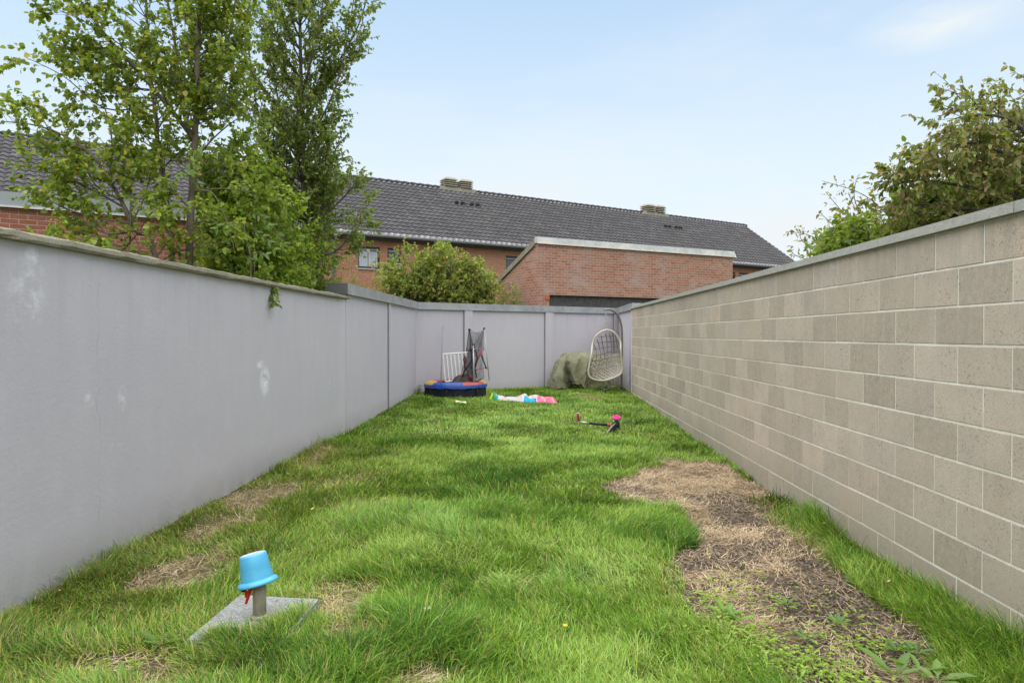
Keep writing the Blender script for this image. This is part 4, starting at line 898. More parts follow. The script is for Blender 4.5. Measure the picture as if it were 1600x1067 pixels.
for sc, d2 in ((6.22, .86), (19.25, .80)):
    mb = MB(); mb.hexa([RP(sc-.52, 4.25, 8.25), RP(sc+1.38, 4.25, 8.25), RP(sc+1.38, 4.85, 8.25), RP(sc-.52, 4.85, 8.25)], [RP(sc-.52, 4.25, 8.55), RP(sc+1.38, 4.25, 8.55), RP(sc+1.38, 4.85, 8.55), RP(sc-.52, 4.85, 8.55)])
    ch = mb.build('chimney', M_CHIM, rf)
    for q in (0, d2):
        mb = MB(); c = RP(sc+q, 4.5, 0)
        mb.box((c.x, c.y, 8.68), (.34, .34, .26), Matrix.Rotation(atan2(SD.y, SD.x), 3, 'Z'))
        for k in range(3):
            z = 8.57+k*.10; pr = [(.43, z), (.47, z+.025), (.455, z+.05), (.34, z+.065)]
            mb.lathe([(r*1.0, zz) for r, zz in [(.30, z)]+pr+[(.28, z+.07)]], 4, Matrix.Translation((c.x, c.y, 0)) @ Matrix.Rotation(atan2(SD.y, SD.x)+pi/4, 4, 'Z'))
        mb.lathe([(.42, 8.86), (.48, 8.88), (.46, 8.92), (.30, 9.02), (0, 9.02)], 4, Matrix.Translation((c.x, c.y, 0)) @ Matrix.Rotation(atan2(SD.y, SD.x)+pi/4, 4, 'Z'))
        mb.build('flue_cap', M_CHIM, ch)
for sv in (6.05, 6.85, 19.35, 20.2):
    mb = MB(); v = (7.42-5.27)/sl.z; wv_ = v*sl.y
    for du in (-.16, .16):
        p = RP(sv+du, wv_, 5.27+v*sl.z+.06); mb.tube([p, p+Vector((0, 0, .02))+ND*-.02, p+Vector((0, 0, .13))+ND*-.05], [.085, .10, .105], 8)
    mb.hexa([RP(sv-.3, wv_-.1, 5.27+v*sl.z-.03), RP(sv+.3, wv_-.1, 5.27+v*sl.z-.03), RP(sv+.3, wv_+.12, 5.27+v*sl.z+.1), RP(sv-.3, wv_+.12, 5.27+v*sl.z+.1)], [RP(sv-.3, wv_-.1, 5.27+v*sl.z+.05), RP(sv+.3, wv_-.1, 5.27+v*sl.z+.05), RP(sv+.3, wv_+.12, 5.27+v*sl.z+.16), RP(sv-.3, wv_+.12, 5.27+v*sl.z+.16)])
    mb.build('roof_vent', M_DARK, rf)

# central annex --------------------------------------------------------------
C0 = Vector((.203, 18.14, 0)); CE = Vector((.8746, .4849, 0)); CN = Vector((-.4849, .8746, 0))
def AP(s, w_, z): return C0+CE*s+CN*w_+Vector((0, 0, z))
anx = thing('brick_annex', 'weathered brick annex with sloping left edge and pale flashing behind the rear wall', 'annex')
AL, AD = 7.01, 2.35; ZT, ZLO = 3.80, 2.93
mb = MB(); holes_wall(mb, 0, AL, -.3, ZT, 0, [(.36, 6.75, -.29, 2.44)], AP)
mb.face([AP(0, AD, -.3), AP(0, 0, -.3), AP(0, 0, ZT), AP(0, AD, ZLO)], [(-AD, -.3), (0, -.3), (0, ZT), (-AD, ZLO)])
mb.face([AP(AL, 0, -.3), AP(AL, AD, -.3), AP(AL, AD, ZLO), AP(AL, 0, ZT)], [(0, -.3), (AD, -.3), (AD, ZLO), (0, ZT)])
mb.face([AP(AL, AD, -.3), AP(0, AD, -.3), AP(0, AD, ZLO), AP(AL, AD, ZLO)], [(0, -.3), (AL, -.3), (AL, ZLO), (0, ZLO)])
mb.face([AP(0, 0, ZT-.05), AP(AL, 0, ZT-.05), AP(AL, AD, ZLO-.05), AP(0, AD, ZLO-.05)])
mb.build('wall', M_BRICK_ANX, anx)
mb = MB(); mb.hexa([AP(-.03, -.05, ZT), AP(AL+.04, -.05, ZT), AP(AL+.04, .12, ZT), AP(-.03, .12, ZT)], [AP(-.03, -.03, ZT+.165), AP(AL+.04, -.03, ZT+.165), AP(AL+.04, .12, ZT+.165), AP(-.03, .12, ZT+.165)])
fl = mb.build('flashing', M_ZINC_PALE, anx)
mb = MB(); mb.hexa([AP(-.03, -.062, ZT-.018), AP(AL+.04, -.062, ZT-.018), AP(AL+.04, -.051, ZT-.018), AP(-.03, -.051, ZT-.018)], [AP(-.03, -.062, ZT+.012), AP(AL+.04, -.062, ZT+.012), AP(AL+.04, -.051, ZT+.012), AP(-.03, -.051, ZT+.012)])
mb.build('drip_edge', plain('pale trim', (.72, .62, .52), .5), fl)
mb = MB(); mb.face([AP(AL+.045, -.07, ZT-.02), AP(AL+.17, .0, ZT-.02), AP(AL+.05, .0, ZT+.20)]); mb.face([AP(AL+.17, .0, ZT-.02), AP(AL+.045, .08, ZT-.02), AP(AL+.05, .0, ZT+.20)]); mb.face([AP(AL+.045, .08, ZT-.02), AP(AL+.045, -.07, ZT-.02), AP(AL+.05, 0, ZT+.2)]); mb.face([AP(AL+.17, .0, ZT-.02), AP(AL+.045, -.07, ZT-.02), AP(AL+.045, .08, ZT-.02)]); mb.build('end_piece', M_WHITE, fl)
for s_ in (-.05, AL-.09):
    mb = MB(); mb.hexa([AP(s_, .125, ZT-.06), AP(s_+.13, .125, ZT-.06), AP(s_+.13, AD+.1, ZLO-.10), AP(s_, AD+.1, ZLO-.10)], [AP(s_, .125, ZT+.10), AP(s_+.13, .125, ZT+.10), AP(s_+.13, AD+.1, ZLO+.04), AP(s_, AD+.1, ZLO+.04)]); mb.build('verge', M_COPING_OLD, anx)
mb = MB(); mb.hexa([AP(.37, .09, 2.10), AP(6.74, .09, 2.10), AP(6.74, .13, 2.10), AP(.37, .13, 2.10)], [AP(.37, .09, 2.435), AP(6.74, .09, 2.435), AP(6.74, .13, 2.435), AP(.37, .13, 2.435)]); mb.build('fascia_board', M_FASCIA, anx)
mb = MB(); mb.face([AP(.36, .5, -.3), AP(6.75, .5, -.3), AP(6.75, .5, 2.43), AP(.36, .5, 2.43)]); mb.build('door', M_DARK, anx)
mb = MB(); mb.box(AP(.29, -.012, 2.37), (.13, .03, .11), Matrix.Rotation(.5, 3, 'Z')); mb.build('terracotta_block', plain('terracotta', (.42, .13, .05), .8), anx)
# left annex -----------------------------------------------------------------
L0 = Vector((-6.916, 8.754, 0)); LE = Vector((.853, .522, 0)); LN = Vector((-.522, .853, 0))
def LP(s, w_, z): return L0+LE*s+LN*w_+Vector((0, 0, z))
an2 = thing('brick_annex', 'red brick flat roofed annex with smooth grey fascia behind the left trees', 'annex')
mb = MB(); mb.quad_uv(LP(-7, 0, -.3), LE*11.2, (0, 0, 3.35), (-7, -.3)); mb.quad_uv(LP(4.2, 0, -.3), LN*5, (0, 0, 3.35), (0, -.3)); mb.quad_uv(LP(4.2, 5, -.3), -LE*11.2, (0, 0, 3.35), (0, -.3)); mb.quad_uv(LP(-7, 5, -.3), -LN*5, (0, 0, 3.35))
mb.build('wall', M_BRICK_LEFT, an2)
mb = MB(); mb.hexa([LP(-7.05, -.05, 3.052), LP(4.25, -.05, 3.052), LP(4.25, 5.05, 3.052), LP(-7.05, 5.05, 3.052)], [LP(-7.05, -.05, 3.245), LP(4.25, -.05, 3.245), LP(4.25, 5.05, 3.245), LP(-7.05, 5.05, 3.245)])
fs = mb.build('fascia', plain('smooth grey fascia', (.34, .36, .38), .5, .05), an2)
mb = MB(); mb.hexa([LP(-7.05, -.062, 3.04), LP(4.25, -.062, 3.04), LP(4.25, -.051, 3.04), LP(-7.05, -.051, 3.04)], [LP(-7.05, -.062, 3.062), LP(4.25, -.062, 3.062), LP(4.25, -.051, 3.062), LP(-7.05, -.051, 3.062)]); mb.build('drip_edge', M_WHITE, fs)
# far grey outbuilding on the right
far = thing('outbuilding', 'low pale grey outbuilding roof beyond the end of the terrace', 'building')
p0 = W(1208, 401, 42); p1 = W(1330, 384, 36); d = (p1-p0); d.z = 0; d.normalize(); n_ = Vector((-d.y, d.x, 0)); L = 12; zt = 5.6
mb = MB(); q0 = Vector((p0.x, p0.y, 0)); q1 = q0+d*L
mb.hexa([q0+Vector((0, 0, -.3)), q1+Vector((0, 0, -.3)), q1+n_*8+Vector((0, 0, -.3)), q0+n_*8+Vector((0, 0, -.3))], [q0+Vector((0, 0, p0.z-.9)), q1+Vector((0, 0, p0.z-.9)), q1+n_*8+Vector((0, 0, p0.z-.9)), q0+n_*8+Vector((0, 0, p0.z-.9))]); mb.build('wall', plain('pale render', (.40, .39, .35), .9), far)
mb = MB(); z_ = p0.z-.88; mb.hexa([q0-n_*.3+Vector((0, 0, z_)), q1-n_*.3+Vector((0, 0, z_)), q1+n_*8+Vector((0, 0, z_)), q0+n_*8+Vector((0, 0, z_))], [q0+n_*2.5+Vector((0, 0, p0.z)), q1+n_*2.5+Vector((0, 0, p0.z+.1)), q1+n_*5+Vector((0, 0, p0.z+.1)), q0+n_*5+Vector((0, 0, p0.z))]); mb.build('roof', M_COPING_OLD, far)

# ================================================================== objects on the lawn
def gzf(x, y): return float(gz(x, y))
# slab, standpipe, bucket
mb = MB(); zs = .048; c = [(p[0], p[1]) for p in SLAB]
mb.hexa([(x, y, .0) for x, y in c], [(x, y, zs) for x, y in c])
M_SLAB = Mat('stone slab', .85, .25); _o = M_SLAB.obj(); _n = M_SLAB.noise(_o, 95, 5, .75); _m = M_SLAB.noise(_o, 7, 5, .6)
M_SLAB.color(M_SLAB.mix(M_SLAB.mapr(_m, .35, .7, 0, .45), M_SLAB.ramp(_n, [(.38, (.16, .16, .155)), (.5, (.32, .32, .31)), (.62, (.46, .46, .44))]), (.21, .215, .19))); M_SLAB.bump(_n, .5, .004)
o = mb.build('stone_slab', M_SLAB.m); bevel(o, .005, 2); tag(o, 'flat speckled grey stone slab set in the grass under the blue bucket', 'slab')
PX_, PY_ = -1.272, 3.17
sp = thing('standpipe', 'short pale standpipe with a red lever tap rising from the stone slab', 'standpipe', (PX_, PY_, zs))
M_PVC = Mat('weathered pipe', .7, .3); _o = M_PVC.obj(); M_PVC.color(M_PVC.ramp(M_PVC.noise(_o, 16, 6, .65, sc=(1, 1, .4)), [(.3, (.27, .215, .145)), (.65, (.46, .42, .34))]))
mb = MB(); mb.lathe([(0, .0), (.0305, .0), (.0305, .205), (.026, .207), (.026, .10)], 24); mb.build('pipe', M_PVC.m, sp, smooth=True)
mb = MB(); mb.lathe([(.031, .001), (.040, .001), (.040, .012), (.034, .018), (.031, .018)], 24); mb.build('collar', M_PVC.m, sp, smooth=True)
M_RED = plain('red enamel', (.55, .022, .012), .35, .1); M_BLK = plain('black rubber', (.018, .018, .02), .5)
mb = MB(); mb.tube([(-.025, -.018, .155), (-.050, -.030, .155)], .011, 10); mb.tube([(-.050, -.030, .155), (-.056, -.033, .155)], .014, 10); tp = mb.build('tap_body', plain('brass', (.30, .22, .10), .4, .1, metal=.7), sp, smooth=False)
mb = MB(); 
for a_, b_, wd_ in (((-.018, -.040, .178), (-.030, -.046, .130), .011), ((-.030, -.046, .130), (-.044, -.050, .085), .008)):
    a_, b_ = Vector(a_), Vector(b_); mb.tube([a_, a_.lerp(b_, .5), b_], [wd_*.9, wd_, wd_*.8], 6)
mb.box((-.040, -.046, .128), (.018, .008, .030)); mb.build('lever', M_RED, tp)
mb = MB(); mb.lathe([(0, .014), (.010, .012), (.012, 0), (.010, -.012), (0, -.014)], 12, Matrix.Translation((-.058, -.042, .150))); mb.build('knob', M_BLK, tp, smooth=True)
bk = thing('bucket', 'light blue plastic bucket hung upside down over the standpipe', 'bucket', (PX_-.008, PY_, .222))
bk.rotation_euler = (radians(-6), radians(-13), 0)
M_BLUE = Mat('blue plastic', .32, .5); _o = M_BLUE.obj(); M_BLUE.color(M_BLUE.mix(M_BLUE.mapr(M_BLUE.noise(_o, 14, 5), .45, .75, 0, .35), (.085, .42, .66), (.16, .50, .70)))
_s = M_BLUE.mapr(M_BLUE.noise(_o, 60, 6, .75, 0, (1, 1, .25)), .62, .70, 0, .5); _d = M_BLUE.mapr(M_BLUE.noise(_o, 22, 6, .7), .58, .75, 0, .35)
M_BLUE.color(M_BLUE.mix(_d, M_BLUE.mix(_s, M_BLUE.mix(M_BLUE.mapr(M_BLUE.noise(_o, 14, 5), .45, .75, 0, .35), (.085, .42, .66), (.16, .50, .70)), (.42, .62, .72)), (.16, .25, .26)))
mb = MB(); mb.lathe([(.074, .004), (.071, .035), (.0665, .065), (.0665, .068), (.061, .118), (.057, .126), (.055, .126), (.0585, .116), (.064, .066), (.069, .032), (.072, .004)], 48); mb.build('body', M_BLUE.m, bk, smooth=True)
mb = MB(); mb.lathe([(.0565, .1265), (.054, .1275), (.050, .1262), (0, .1262)], 48); mb.build('base', plain('pale blue plastic', (.50, .60, .66), .3, .06), bk, smooth=True)
mb = MB(); mb.lathe([(.073, .010), (.086, .003), (.0915, -.005), (.0920, -.013), (.0890, -.014), (.0880, -.007), (.083, -.001), (.073, .004)], 48); mb.build('rim', M_BLUE.m, bk, smooth=True)

# trampoline
TX, TY = -1.500, 13.72; TZ = gzf(TX, TY)-.01
tr = thing('trampoline', 'small round trampoline with blue red and yellow padding and collapsed black safety net', 'trampoline', (TX, TY, TZ))
R_ = .615; H_ = .265
cols = {'blue': (.010, .060, .30), 'red': (.36, .055, .045), 'yel': (.50, .28, .04)}
def padcol(u, v):
    a = u*360
    inner = v < .55
    if v > .80 or 228 <= a <= 292: return cols['blue']
    if 165 <= a < 228: return cols['yel']
    if 95 <= a < 165: return cols['red']
    if 55 <= a < 95: return cols['blue']
    if 345 <= a or a < 55: return cols['yel']
    return cols['red']
mb = MB()
def padf(u, v):
    t = u*2*pi; wv = .006*sin(t*17)+.004*sin(t*7+1)
    P = [(.40, H_+.015), (.42, H_+.035), (.50, H_+.045+wv*.5), (.59, H_+.030), (.628+wv, H_-.01), (.630+wv*1.2, H_-.075+wv)]
    f = v*5; i = min(int(f), 4); k = f-i; r = P[i][0]*(1-k)+P[i+1][0]*k; z = P[i][1]*(1-k)+P[i+1][1]*k
    return (r*cos(t), r*sin(t), z)
mb.grid(padf, 72, 5, padcol)
M_PAD = Mat('vinyl padding', .35, .5); M_PAD.color(M_PAD.attr()); M_PAD.bump(M_PAD.noise(M_PAD.obj(), 22, 4, .6, 1.5), .6, .02)
merge(mb.build('pad', M_PAD.m, tr, color=True))
mb = MB(); mb.lathe([(0, H_-.012), (.45, H_-.01)], 40); mb.build('mat', M_BLK, tr, smooth=True)
mb = MB()
def skf(u, v):
    t = u*2*pi; f = .012*sin(t*13+v)+.01*sin(t*29)*v; return ((.600+f)*cos(t), (.600+f)*sin(t), (H_-.04)*(1-v)+.01)
mb.grid(skf, 90, 4); merge(mb.build('skirt', plain('navy mesh skirt', (.012, .014, .022), .7, .3), tr))
for k in range(6):
    t = radians(20+60*k); mb = MB(); mb.tube([(.612*cos(t), .612*sin(t), H_-.05), (.622*cos(t), .622*sin(t), -.03)], .016, 8); mb.build('leg', M_BLK, tr, smooth=True)
M_TUBE = plain('galvanised tube', (.36, .36, .37), .4, .1, metal=.5); M_DKTUBE = plain('dark tube', (.05, .05, .055), .4)
def loc(p): return Vector(p)-Vector((TX, TY, TZ))
pole_pts = [(W(734, 515, 14.0), W(739, 597, 13.95), .012, M_DKTUBE), (W(740, 539, 13.55), W(740.3, 600, 13.35), .016, M_TUBE), (W(756.5, 513, 14.05), W(764.5, 594, 13.75), .009, M_TUBE), (W(733, 515, 14.0), W(724, 590, 13.85), .012, M_DKTUBE)]
for a_, b_, rr, mt in pole_pts:
    mb = MB(); mb.tube([loc(a_), loc(b_)], rr, 8); po = mb.build('net_pole', mt, tr, smooth=True)
    mb = MB(); mb.lathe([(0, .022), (.018, .016), (.021, 0), (.018, -.02), (0, -.024)], 10, Matrix.Translation(loc(a_))); mb.build('cap', M_BLK, po, smooth=True)
M_NET = Mat('safety net', .8, .1); M_NET.color((.02, .02, .022)); _tr = M_NET.n('ShaderNodeBsdfTransparent'); _mx = M_NET.n('ShaderNodeMixShader')
M_NET.l(M_NET.mapr(M_NET.noise(M_NET.uv(), 3, 4, .6), .3, .7, .22, .62), _mx.inputs[0]); M_NET.l(_tr.outputs[0], _mx.inputs[1]); M_NET.l(M_NET.b.outputs[0], _mx.inputs[2]); M_NET.l(_mx.outputs[0], M_NET.t.nodes['Material Output'].inputs[0])
def sheet(mb, a, b, c, d, sag=.0, wav=.03, seed=0):
    """bilinear cloth a-b top, d-c bottom"""
    a, b, c, d = (loc(p) for p in (a, b, c, d))
    def f(u, v):
        p = (a*(1-u)+b*u)*(1-v)+(d*(1-u)+c*u)*v; p = p+Vector((0, wav*sin(u*9+seed+v*3)*(.3+v), -sag*4*u*(1-u)*(1-v)+.01*sin(v*12+seed))); return p
    mb.grid(f, 22, 16)
mb = MB()
sheet(mb, W(734, 515, 14.0), W(740, 540, 13.55), W(741, 597, 13.4), W(722, 596, 13.7), .0, .03, 1)
sheet(mb, W(734, 515, 14.0), W(740, 540, 13.55), W(744, 592, 13.6), W(728, 588, 13.8), .02, .05, 5)
sheet(mb, W(740, 539, 13.55), W(756.5, 513, 14.05), W(753, 545, 13.95), W(741, 562, 13.6), -.0, .03, 2)
sheet(mb, W(735, 515, 14.0), W(756.5, 513, 14.05), W(756, 548, 14.0), W(741, 575, 13.9), .07, .03, 3)
sheet(mb, W(742, 560, 13.6), W(753, 546, 13.95), W(757, 592, 13.9), W(742, 596, 13.5), -.0, .03, 4)
sheet(mb, W(730, 545, 13.9), W(740, 545, 13.6), W(742, 599, 13.4), W(716, 598, 13.6), .0, .06, 7)
nt_ = merge(mb.build('safety_net', M_NET.m, tr))
M_REDT = plain('red webbing', (.32, .025, .025), .6)
mb = MB()
for pts in ([(726, 565, 13.6), (727, 556, 13.65), (729, 572, 13.6), (724, 582, 13.5), (719, 590, 13.45), (716, 596, 13.4)], [(741, 548, 13.5), (752, 546, 13.7), (757, 544.5, 13.9)], [(744, 562, 13.5), (748, 554, 13.6), (753, 547, 13.7), (748, 556, 13.6), (745, 562, 13.5)],
            [(744, 578, 13.5), (752, 576, 13.6), (758, 575, 13.7), (763, 576, 13.8)], [(754, 552, 13.8), (756, 566, 13.75), (759, 575, 13.7)], [(733, 596, 13.4), (738, 586, 13.45), (741, 578, 13.5), (745, 570, 13.5)], [(703, 598, 13.4), (709, 594, 13.4), (715, 597, 13.35), (707, 600, 13.35)], [(728, 592, 13.4), (734, 588, 13.4), (739, 590, 13.4)]):
    mb.tube([loc(W(*p)) for p in pts], .008, 5)
mb.build('webbing', M_REDT, nt_, smooth=True)
mb = MB()
for pts in ([(727, 556, 13.7), (724, 562, 13.6), (728, 575, 13.5), (722, 588, 13.5)], [(742, 546, 13.5), (746, 560, 13.5), (742, 575, 13.5), (745, 590, 13.5)], [(726, 580, 13.5), (733, 570, 13.5), (738, 560, 13.5)], [(718, 592, 13.4), (730, 597, 13.4), (745, 596, 13.4), (752, 592, 13.5)], [(752, 555, 13.7), (757, 568, 13.7), (760, 576, 13.7)], [(733, 548, 13.7), (738, 546, 13.6), (742, 541, 13.5)]):
    mb.tube([loc(W(*p)) for p in pts], .014, 5)
# crumpled net heap on the mat
r_ = np.random.default_rng(2)
def hp(u, v):
    x = -.10+u*.55; y = -.30+v*.5; h = max(0, 1-((u-.5)*2)**2)*max(0, 1-((v-.5)*2)**2); return (x, y, H_-.005+h*(.13+.09*float(vnoise(np.array(x), np.array(y), 14, 3))))
mb.grid(hp, 26, 20); mb.build('net_heap', M_BLK, nt_)
# white slatted gate leaning on the trampoline
gt = thing('safety_gate', 'white slatted stair gate panel leaning inside the trampoline', 'gate', tuple(W(705, 597, 13.75)))
g0 = W(705, 597, 13.75)
def gp_(u, v): return W(692+(u)*42+(v)*4.2, 553.5-u*3+v*43-u*v*2.5, 13.85-.15*v)-g0
mb = MB()
for v in (0, 1): mb = MB(); mb.tube([gp_(0, v), gp_(.5, v), gp_(1, v)], .016, 6); mb.build('rail', M_WHITE, gt)
for k in range(8):
    u = k/7; mb = MB(); mb.tube([gp_(u, 0), gp_(u, 1)], .014, 6); mb.build('slat', M_WHITE, gt)
mb = MB(); a_, b_ = W(691.5, 511, 14.25), W(689, 601, 13.15); b_.z = max(b_.z, .43); mb.tube([a_, a_.lerp(b_, .4), b_], .011, 8); o = mb.build('metal_pole', plain('grey metal pole', (.20, .20, .21), .45), None, smooth=True); tag(o, 'thin grey metal pole standing at the left of the trampoline against the wall', 'pole')

# tarpaulin cover
TC = W(898, 600, 15.45); TCZ = gzf(TC.x, TC.y)
M_TARP = Mat('olive tarpaulin', .30, .6); _o = M_TARP.obj(); M_TARP.color(M_TARP.ramp(M_TARP.noise(_o, 3, 5, .6), [(.3, (.24, .235, .13)), (.7, (.43, .415, .26))])); M_TARP.bump(M_TARP.math('ADD', M_TARP.noise(_o, 9, 6, .7, 2), M_TARP.noise(_o, 26, 5, .7, 1)), 1.0, .08)
tp_ = thing('covered_barbecue', 'bulky thing under a crumpled olive green tarpaulin beside the hanging chair', 'covered barbecue', (TC.x, TC.y, TCZ))
cols_ = [   # each column runs down the cover: (px, py, distance)
 [(866, 590, 15.95), (859, 581, 15.75), (857, 588, 15.72), (856, 596, 15.7), (855, 604, 15.68)],
 [(872, 565, 15.95), (866, 565, 15.65), (863, 577, 15.58), (861, 592, 15.5), (859, 607, 15.45)],
 [(878, 554, 15.98), (874, 556, 15.6), (870, 571, 15.38), (866, 590, 15.30), (867, 609, 15.25)],
 [(884, 549, 16.0), (882, 550, 15.55), (877, 566, 15.40), (874, 587, 15.22), (876, 606, 15.18)],
 [(888, 548, 16.0), (887, 550, 15.5), (883, 563, 15.24), (880, 580, 15.20), (884, 608, 15.25)],
 [(891, 548, 16.0), (890, 551, 15.5), (886, 567, 15.40), (884, 577, 15.46), (891, 604, 15.62)],
 [(895, 548, 16.0), (894, 551, 15.5), (891, 562, 15.30), (889, 578, 15.28), (893, 597, 15.40)],
 [(902, 547, 16.0), (901, 550, 15.5), (897, 564, 15.36), (896, 581, 15.24), (897, 599, 15.22)],
 [(908, 547, 16.0), (908, 550, 15.48), (903, 561, 15.26), (904, 580, 15.32), (902, 601, 15.20)],
 [(914, 547, 16.0), (915, 552, 15.46), (911, 565, 15.34), (909, 583, 15.22), (908, 600, 15.28)],
 [(921, 547, 16.0), (922, 556, 15.42), (919, 568, 15.20), (916, 587, 15.14), (913, 607, 15.12)],
 [(927, 548, 16.0), (929, 555, 15.56), (926, 570, 15.42), (922, 590, 15.36), (920, 606, 15.30)],
 [(936, 548, 16.02), (937, 556, 15.6), (936, 572, 15.48), (934, 592, 15.42), (931, 607, 15.34)],
 [(945, 550, 16.05), (947, 560, 15.75), (949, 575, 15.66), (950, 592, 15.60), (951, 606, 15.55)],
 [(946, 553, 16.2), (950, 563, 16.1), (953, 578, 16.05), (955, 592, 16.0), (957, 604, 15.95)]]
base_ = Vector((TC.x, TC.y, TCZ)); G_ = [[W(*p)-base_ for p in c] for c in cols_]
mb = MB(); nc, nr = len(G_), 5
for c in G_: c.append(c[0]+Vector((0, .12, -.45)))
for i in range(nc):
    col = [G_[i][5]]+G_[i][:5]
    for k, p in enumerate(col): mb.v.append((p.x, p.y, max(p.z, .02)))
for i in range(nc-1):
    for k in range(5):
        a_ = i*6+k; mb.f.append((a_, a_+1, a_+7, a_+6)); mb.uv.append([(0, 0)]*4); mb.m.append(0); mb.c.append((1, 1, 1))
o = mb.build('tarpaulin', M_TARP.m, tp_, smooth=True)
m = o.modifiers.new('sub', 'SUBSURF'); m.subdivision_type = 'SIMPLE'; m.levels = m.render_levels = 1
m = o.modifiers.new('sub2', 'SUBSURF'); m.levels = m.render_levels = 3
tx = bpy.data.textures.new('crumple', 'VORONOI'); tx.noise_scale = .22; tx.distance_metric = 'DISTANCE'; tx.weight_1 = -1; tx.weight_2 = 1
m = o.modifiers.new('crumple', 'DISPLACE'); m.texture = tx; m.texture_coords = 'LOCAL'; m.strength = .10; m.mid_level = .3
m = o.modifiers.new('solid', 'SOLIDIFY'); m.thickness = .006
mb = MB(); mb.box((.10, .30, .42), (.62, .34, .30)); mb.box((.10, .30, .10), (.62, .30, .04)); bevel(mb.build('barbecue_body', M_BLK, tp_), .03, 3)
for sx in (-1, 1):
    for sy in (-1, 1): mb = MB(); mb.tube([(.10+sx*.28, .30+sy*.12, .0), (.10+sx*.28, .30+sy*.12, .42)], .016, 8); mb.build('leg', M_BLK, tp_)

# hanging egg chair
hc = thing('hanging_chair_stand', 'curved grey tubular stand holding the hanging chair in the corner', 'chair stand', tuple(Vector((2.0, 15.3, gzf(2.0, 15.3)))))
hb = Vector(hc.location)
M_STAND = plain('taupe stand tube', (.21, .19, .165), .45)
pts = [W(945, 484.5, 15.0), W(952, 483.5, 15.1), W(960, 487, 15.2), (W(967, 496, 15.3)), W(971, 510, 15.35), W(972, 530, 15.4), W(971.5, 560, 15.4), W(971, 608, 15.4)]
T = Tree(1); out, R = T.limb([tuple(p-hb) for p in pts], .024, .026, 8); T.mb.build('arc', M_STAND, hc, smooth=True)
for (dx, dy) in ((-.45, -.35), (-.5, .3), (.1, -.55), (.12, .35)):
    mb = MB(); p = pts[-1]-hb; mb.tube([p+Vector((0, 0, .05)), p+Vector((dx*.5, dy*.5, .05)), p+Vector((dx, dy, .0))], .018, 6); mb.build('foot', M_STAND, hc, smooth=True)
ec = thing('hanging_chair', 'pale wicker egg shaped hanging chair with an open lattice shell', 'hanging chair', tuple(W(948, 595, 14.85)))
eo = Vector(ec.location); M_CREAM = plain('cream cane', (.50, .455, .37), .5, .12); M_CANE_SHADED = plain('shaded cane', (.24, .215, .185), .6); M_CANE_LIT = plain('lit cane', (.50, .46, .37), .6)  # one cane colour: its shaded and lit tones painted as two materials
hoop = [(949, 515.4), (940, 518), (930.6, 526), (926, 537), (924, 553.5), (921.5, 567), (919.4, 580), (922, 589), (931.9, 593.7), (945, 594.4), (957, 591), (966, 587), (971.5, 582), (972.6, 575), (971, 558.7), (970, 545), (969, 534), (962, 522.5), (956, 517.5)]
HP = [W(x, y, 14.80+(.10 if y < 545 else -.05)) - eo for x, y in hoop]
T = Tree(1); out, R = T.limb([tuple(p) for p in HP+[HP[0]]], .021, .021, 8); T.mb.build('hoop', M_CREAM, ec, smooth=True)
ring = [Vector(p) for p in out[:-1]]; cen = sum(ring, Vector())/len(ring); cen.z += .03
def hoopat(th):     # th=0 top, clockwise
    th = (th/(2*pi)) % 1; f = (1-th)*len(ring); i = int(f) % len(ring); k = f-int(f); return ring[i].lerp(ring[(i+1) % len(ring)], k)
def shell(x, z):
    r = min(hypot(x, z), .999); th = atan2(x, z); h = hoopat(th); p = cen.lerp(h, r); d = sqrt(1-r*r); return p+Vector((.17, .52, -.05))*d
def strand(mb, f, rr, lo=-1, hi=1, n=22):
    pts = []
    for i in range(n+1):
        x, z = f(lo+(hi-lo)*i/n)
        if hypot(x, z) < .995: pts.append(shell(x, z))
    if len(pts) > 2: mb.tube(pts, rr, 4, cap=False)
mb = MB()
for k in range(-4, 5): strand(mb, lambda t, k=k: (k*.21+.02*sin(k), t), .0105)
for k in range(-2, 5): strand(mb, lambda t, k=k: (t, k*.2), .0105)
mb.build('lattice', M_CANE_SHADED, ec)
mb = MB()
for k in range(-10, 11):
    strand(mb, lambda t, k=k: (t, t*.9+k*.13-.30) if t*.9+k*.13-.30 < .12 else (9, 9), .0115, n=40); strand(mb, lambda t, k=k: (t, -t*.9+k*.13-.30) if -t*.9+k*.13-.30 < .12 else (9, 9), .0115, n=40)
for k in range(3): strand(mb, lambda t, k=k: (t, .62+.13*k-abs(((t*5) % 2)-1)*.12), .005, n=60)
mb.build('seat_weave', M_CANE_LIT, ec)
mb = MB(); top = W(946, 486, 15.0)-eo; bt = W(949, 514.5, 14.9)-eo; n = 12
for k in range(n):
    p = top.lerp(bt, (k+.5)/n); mb2 = []
    for j in range(9):
        t = 2*pi*j/8; q = Vector((.011*cos(t), 0, .022*sin(t))) if k % 2 else Vector((0, .011*cos(t), .022*sin(t))); mb2.append(p+q)
    mb.tube(mb2, .008, 5)
mb.build('chain', M_TUBE, ec, smooth=True)

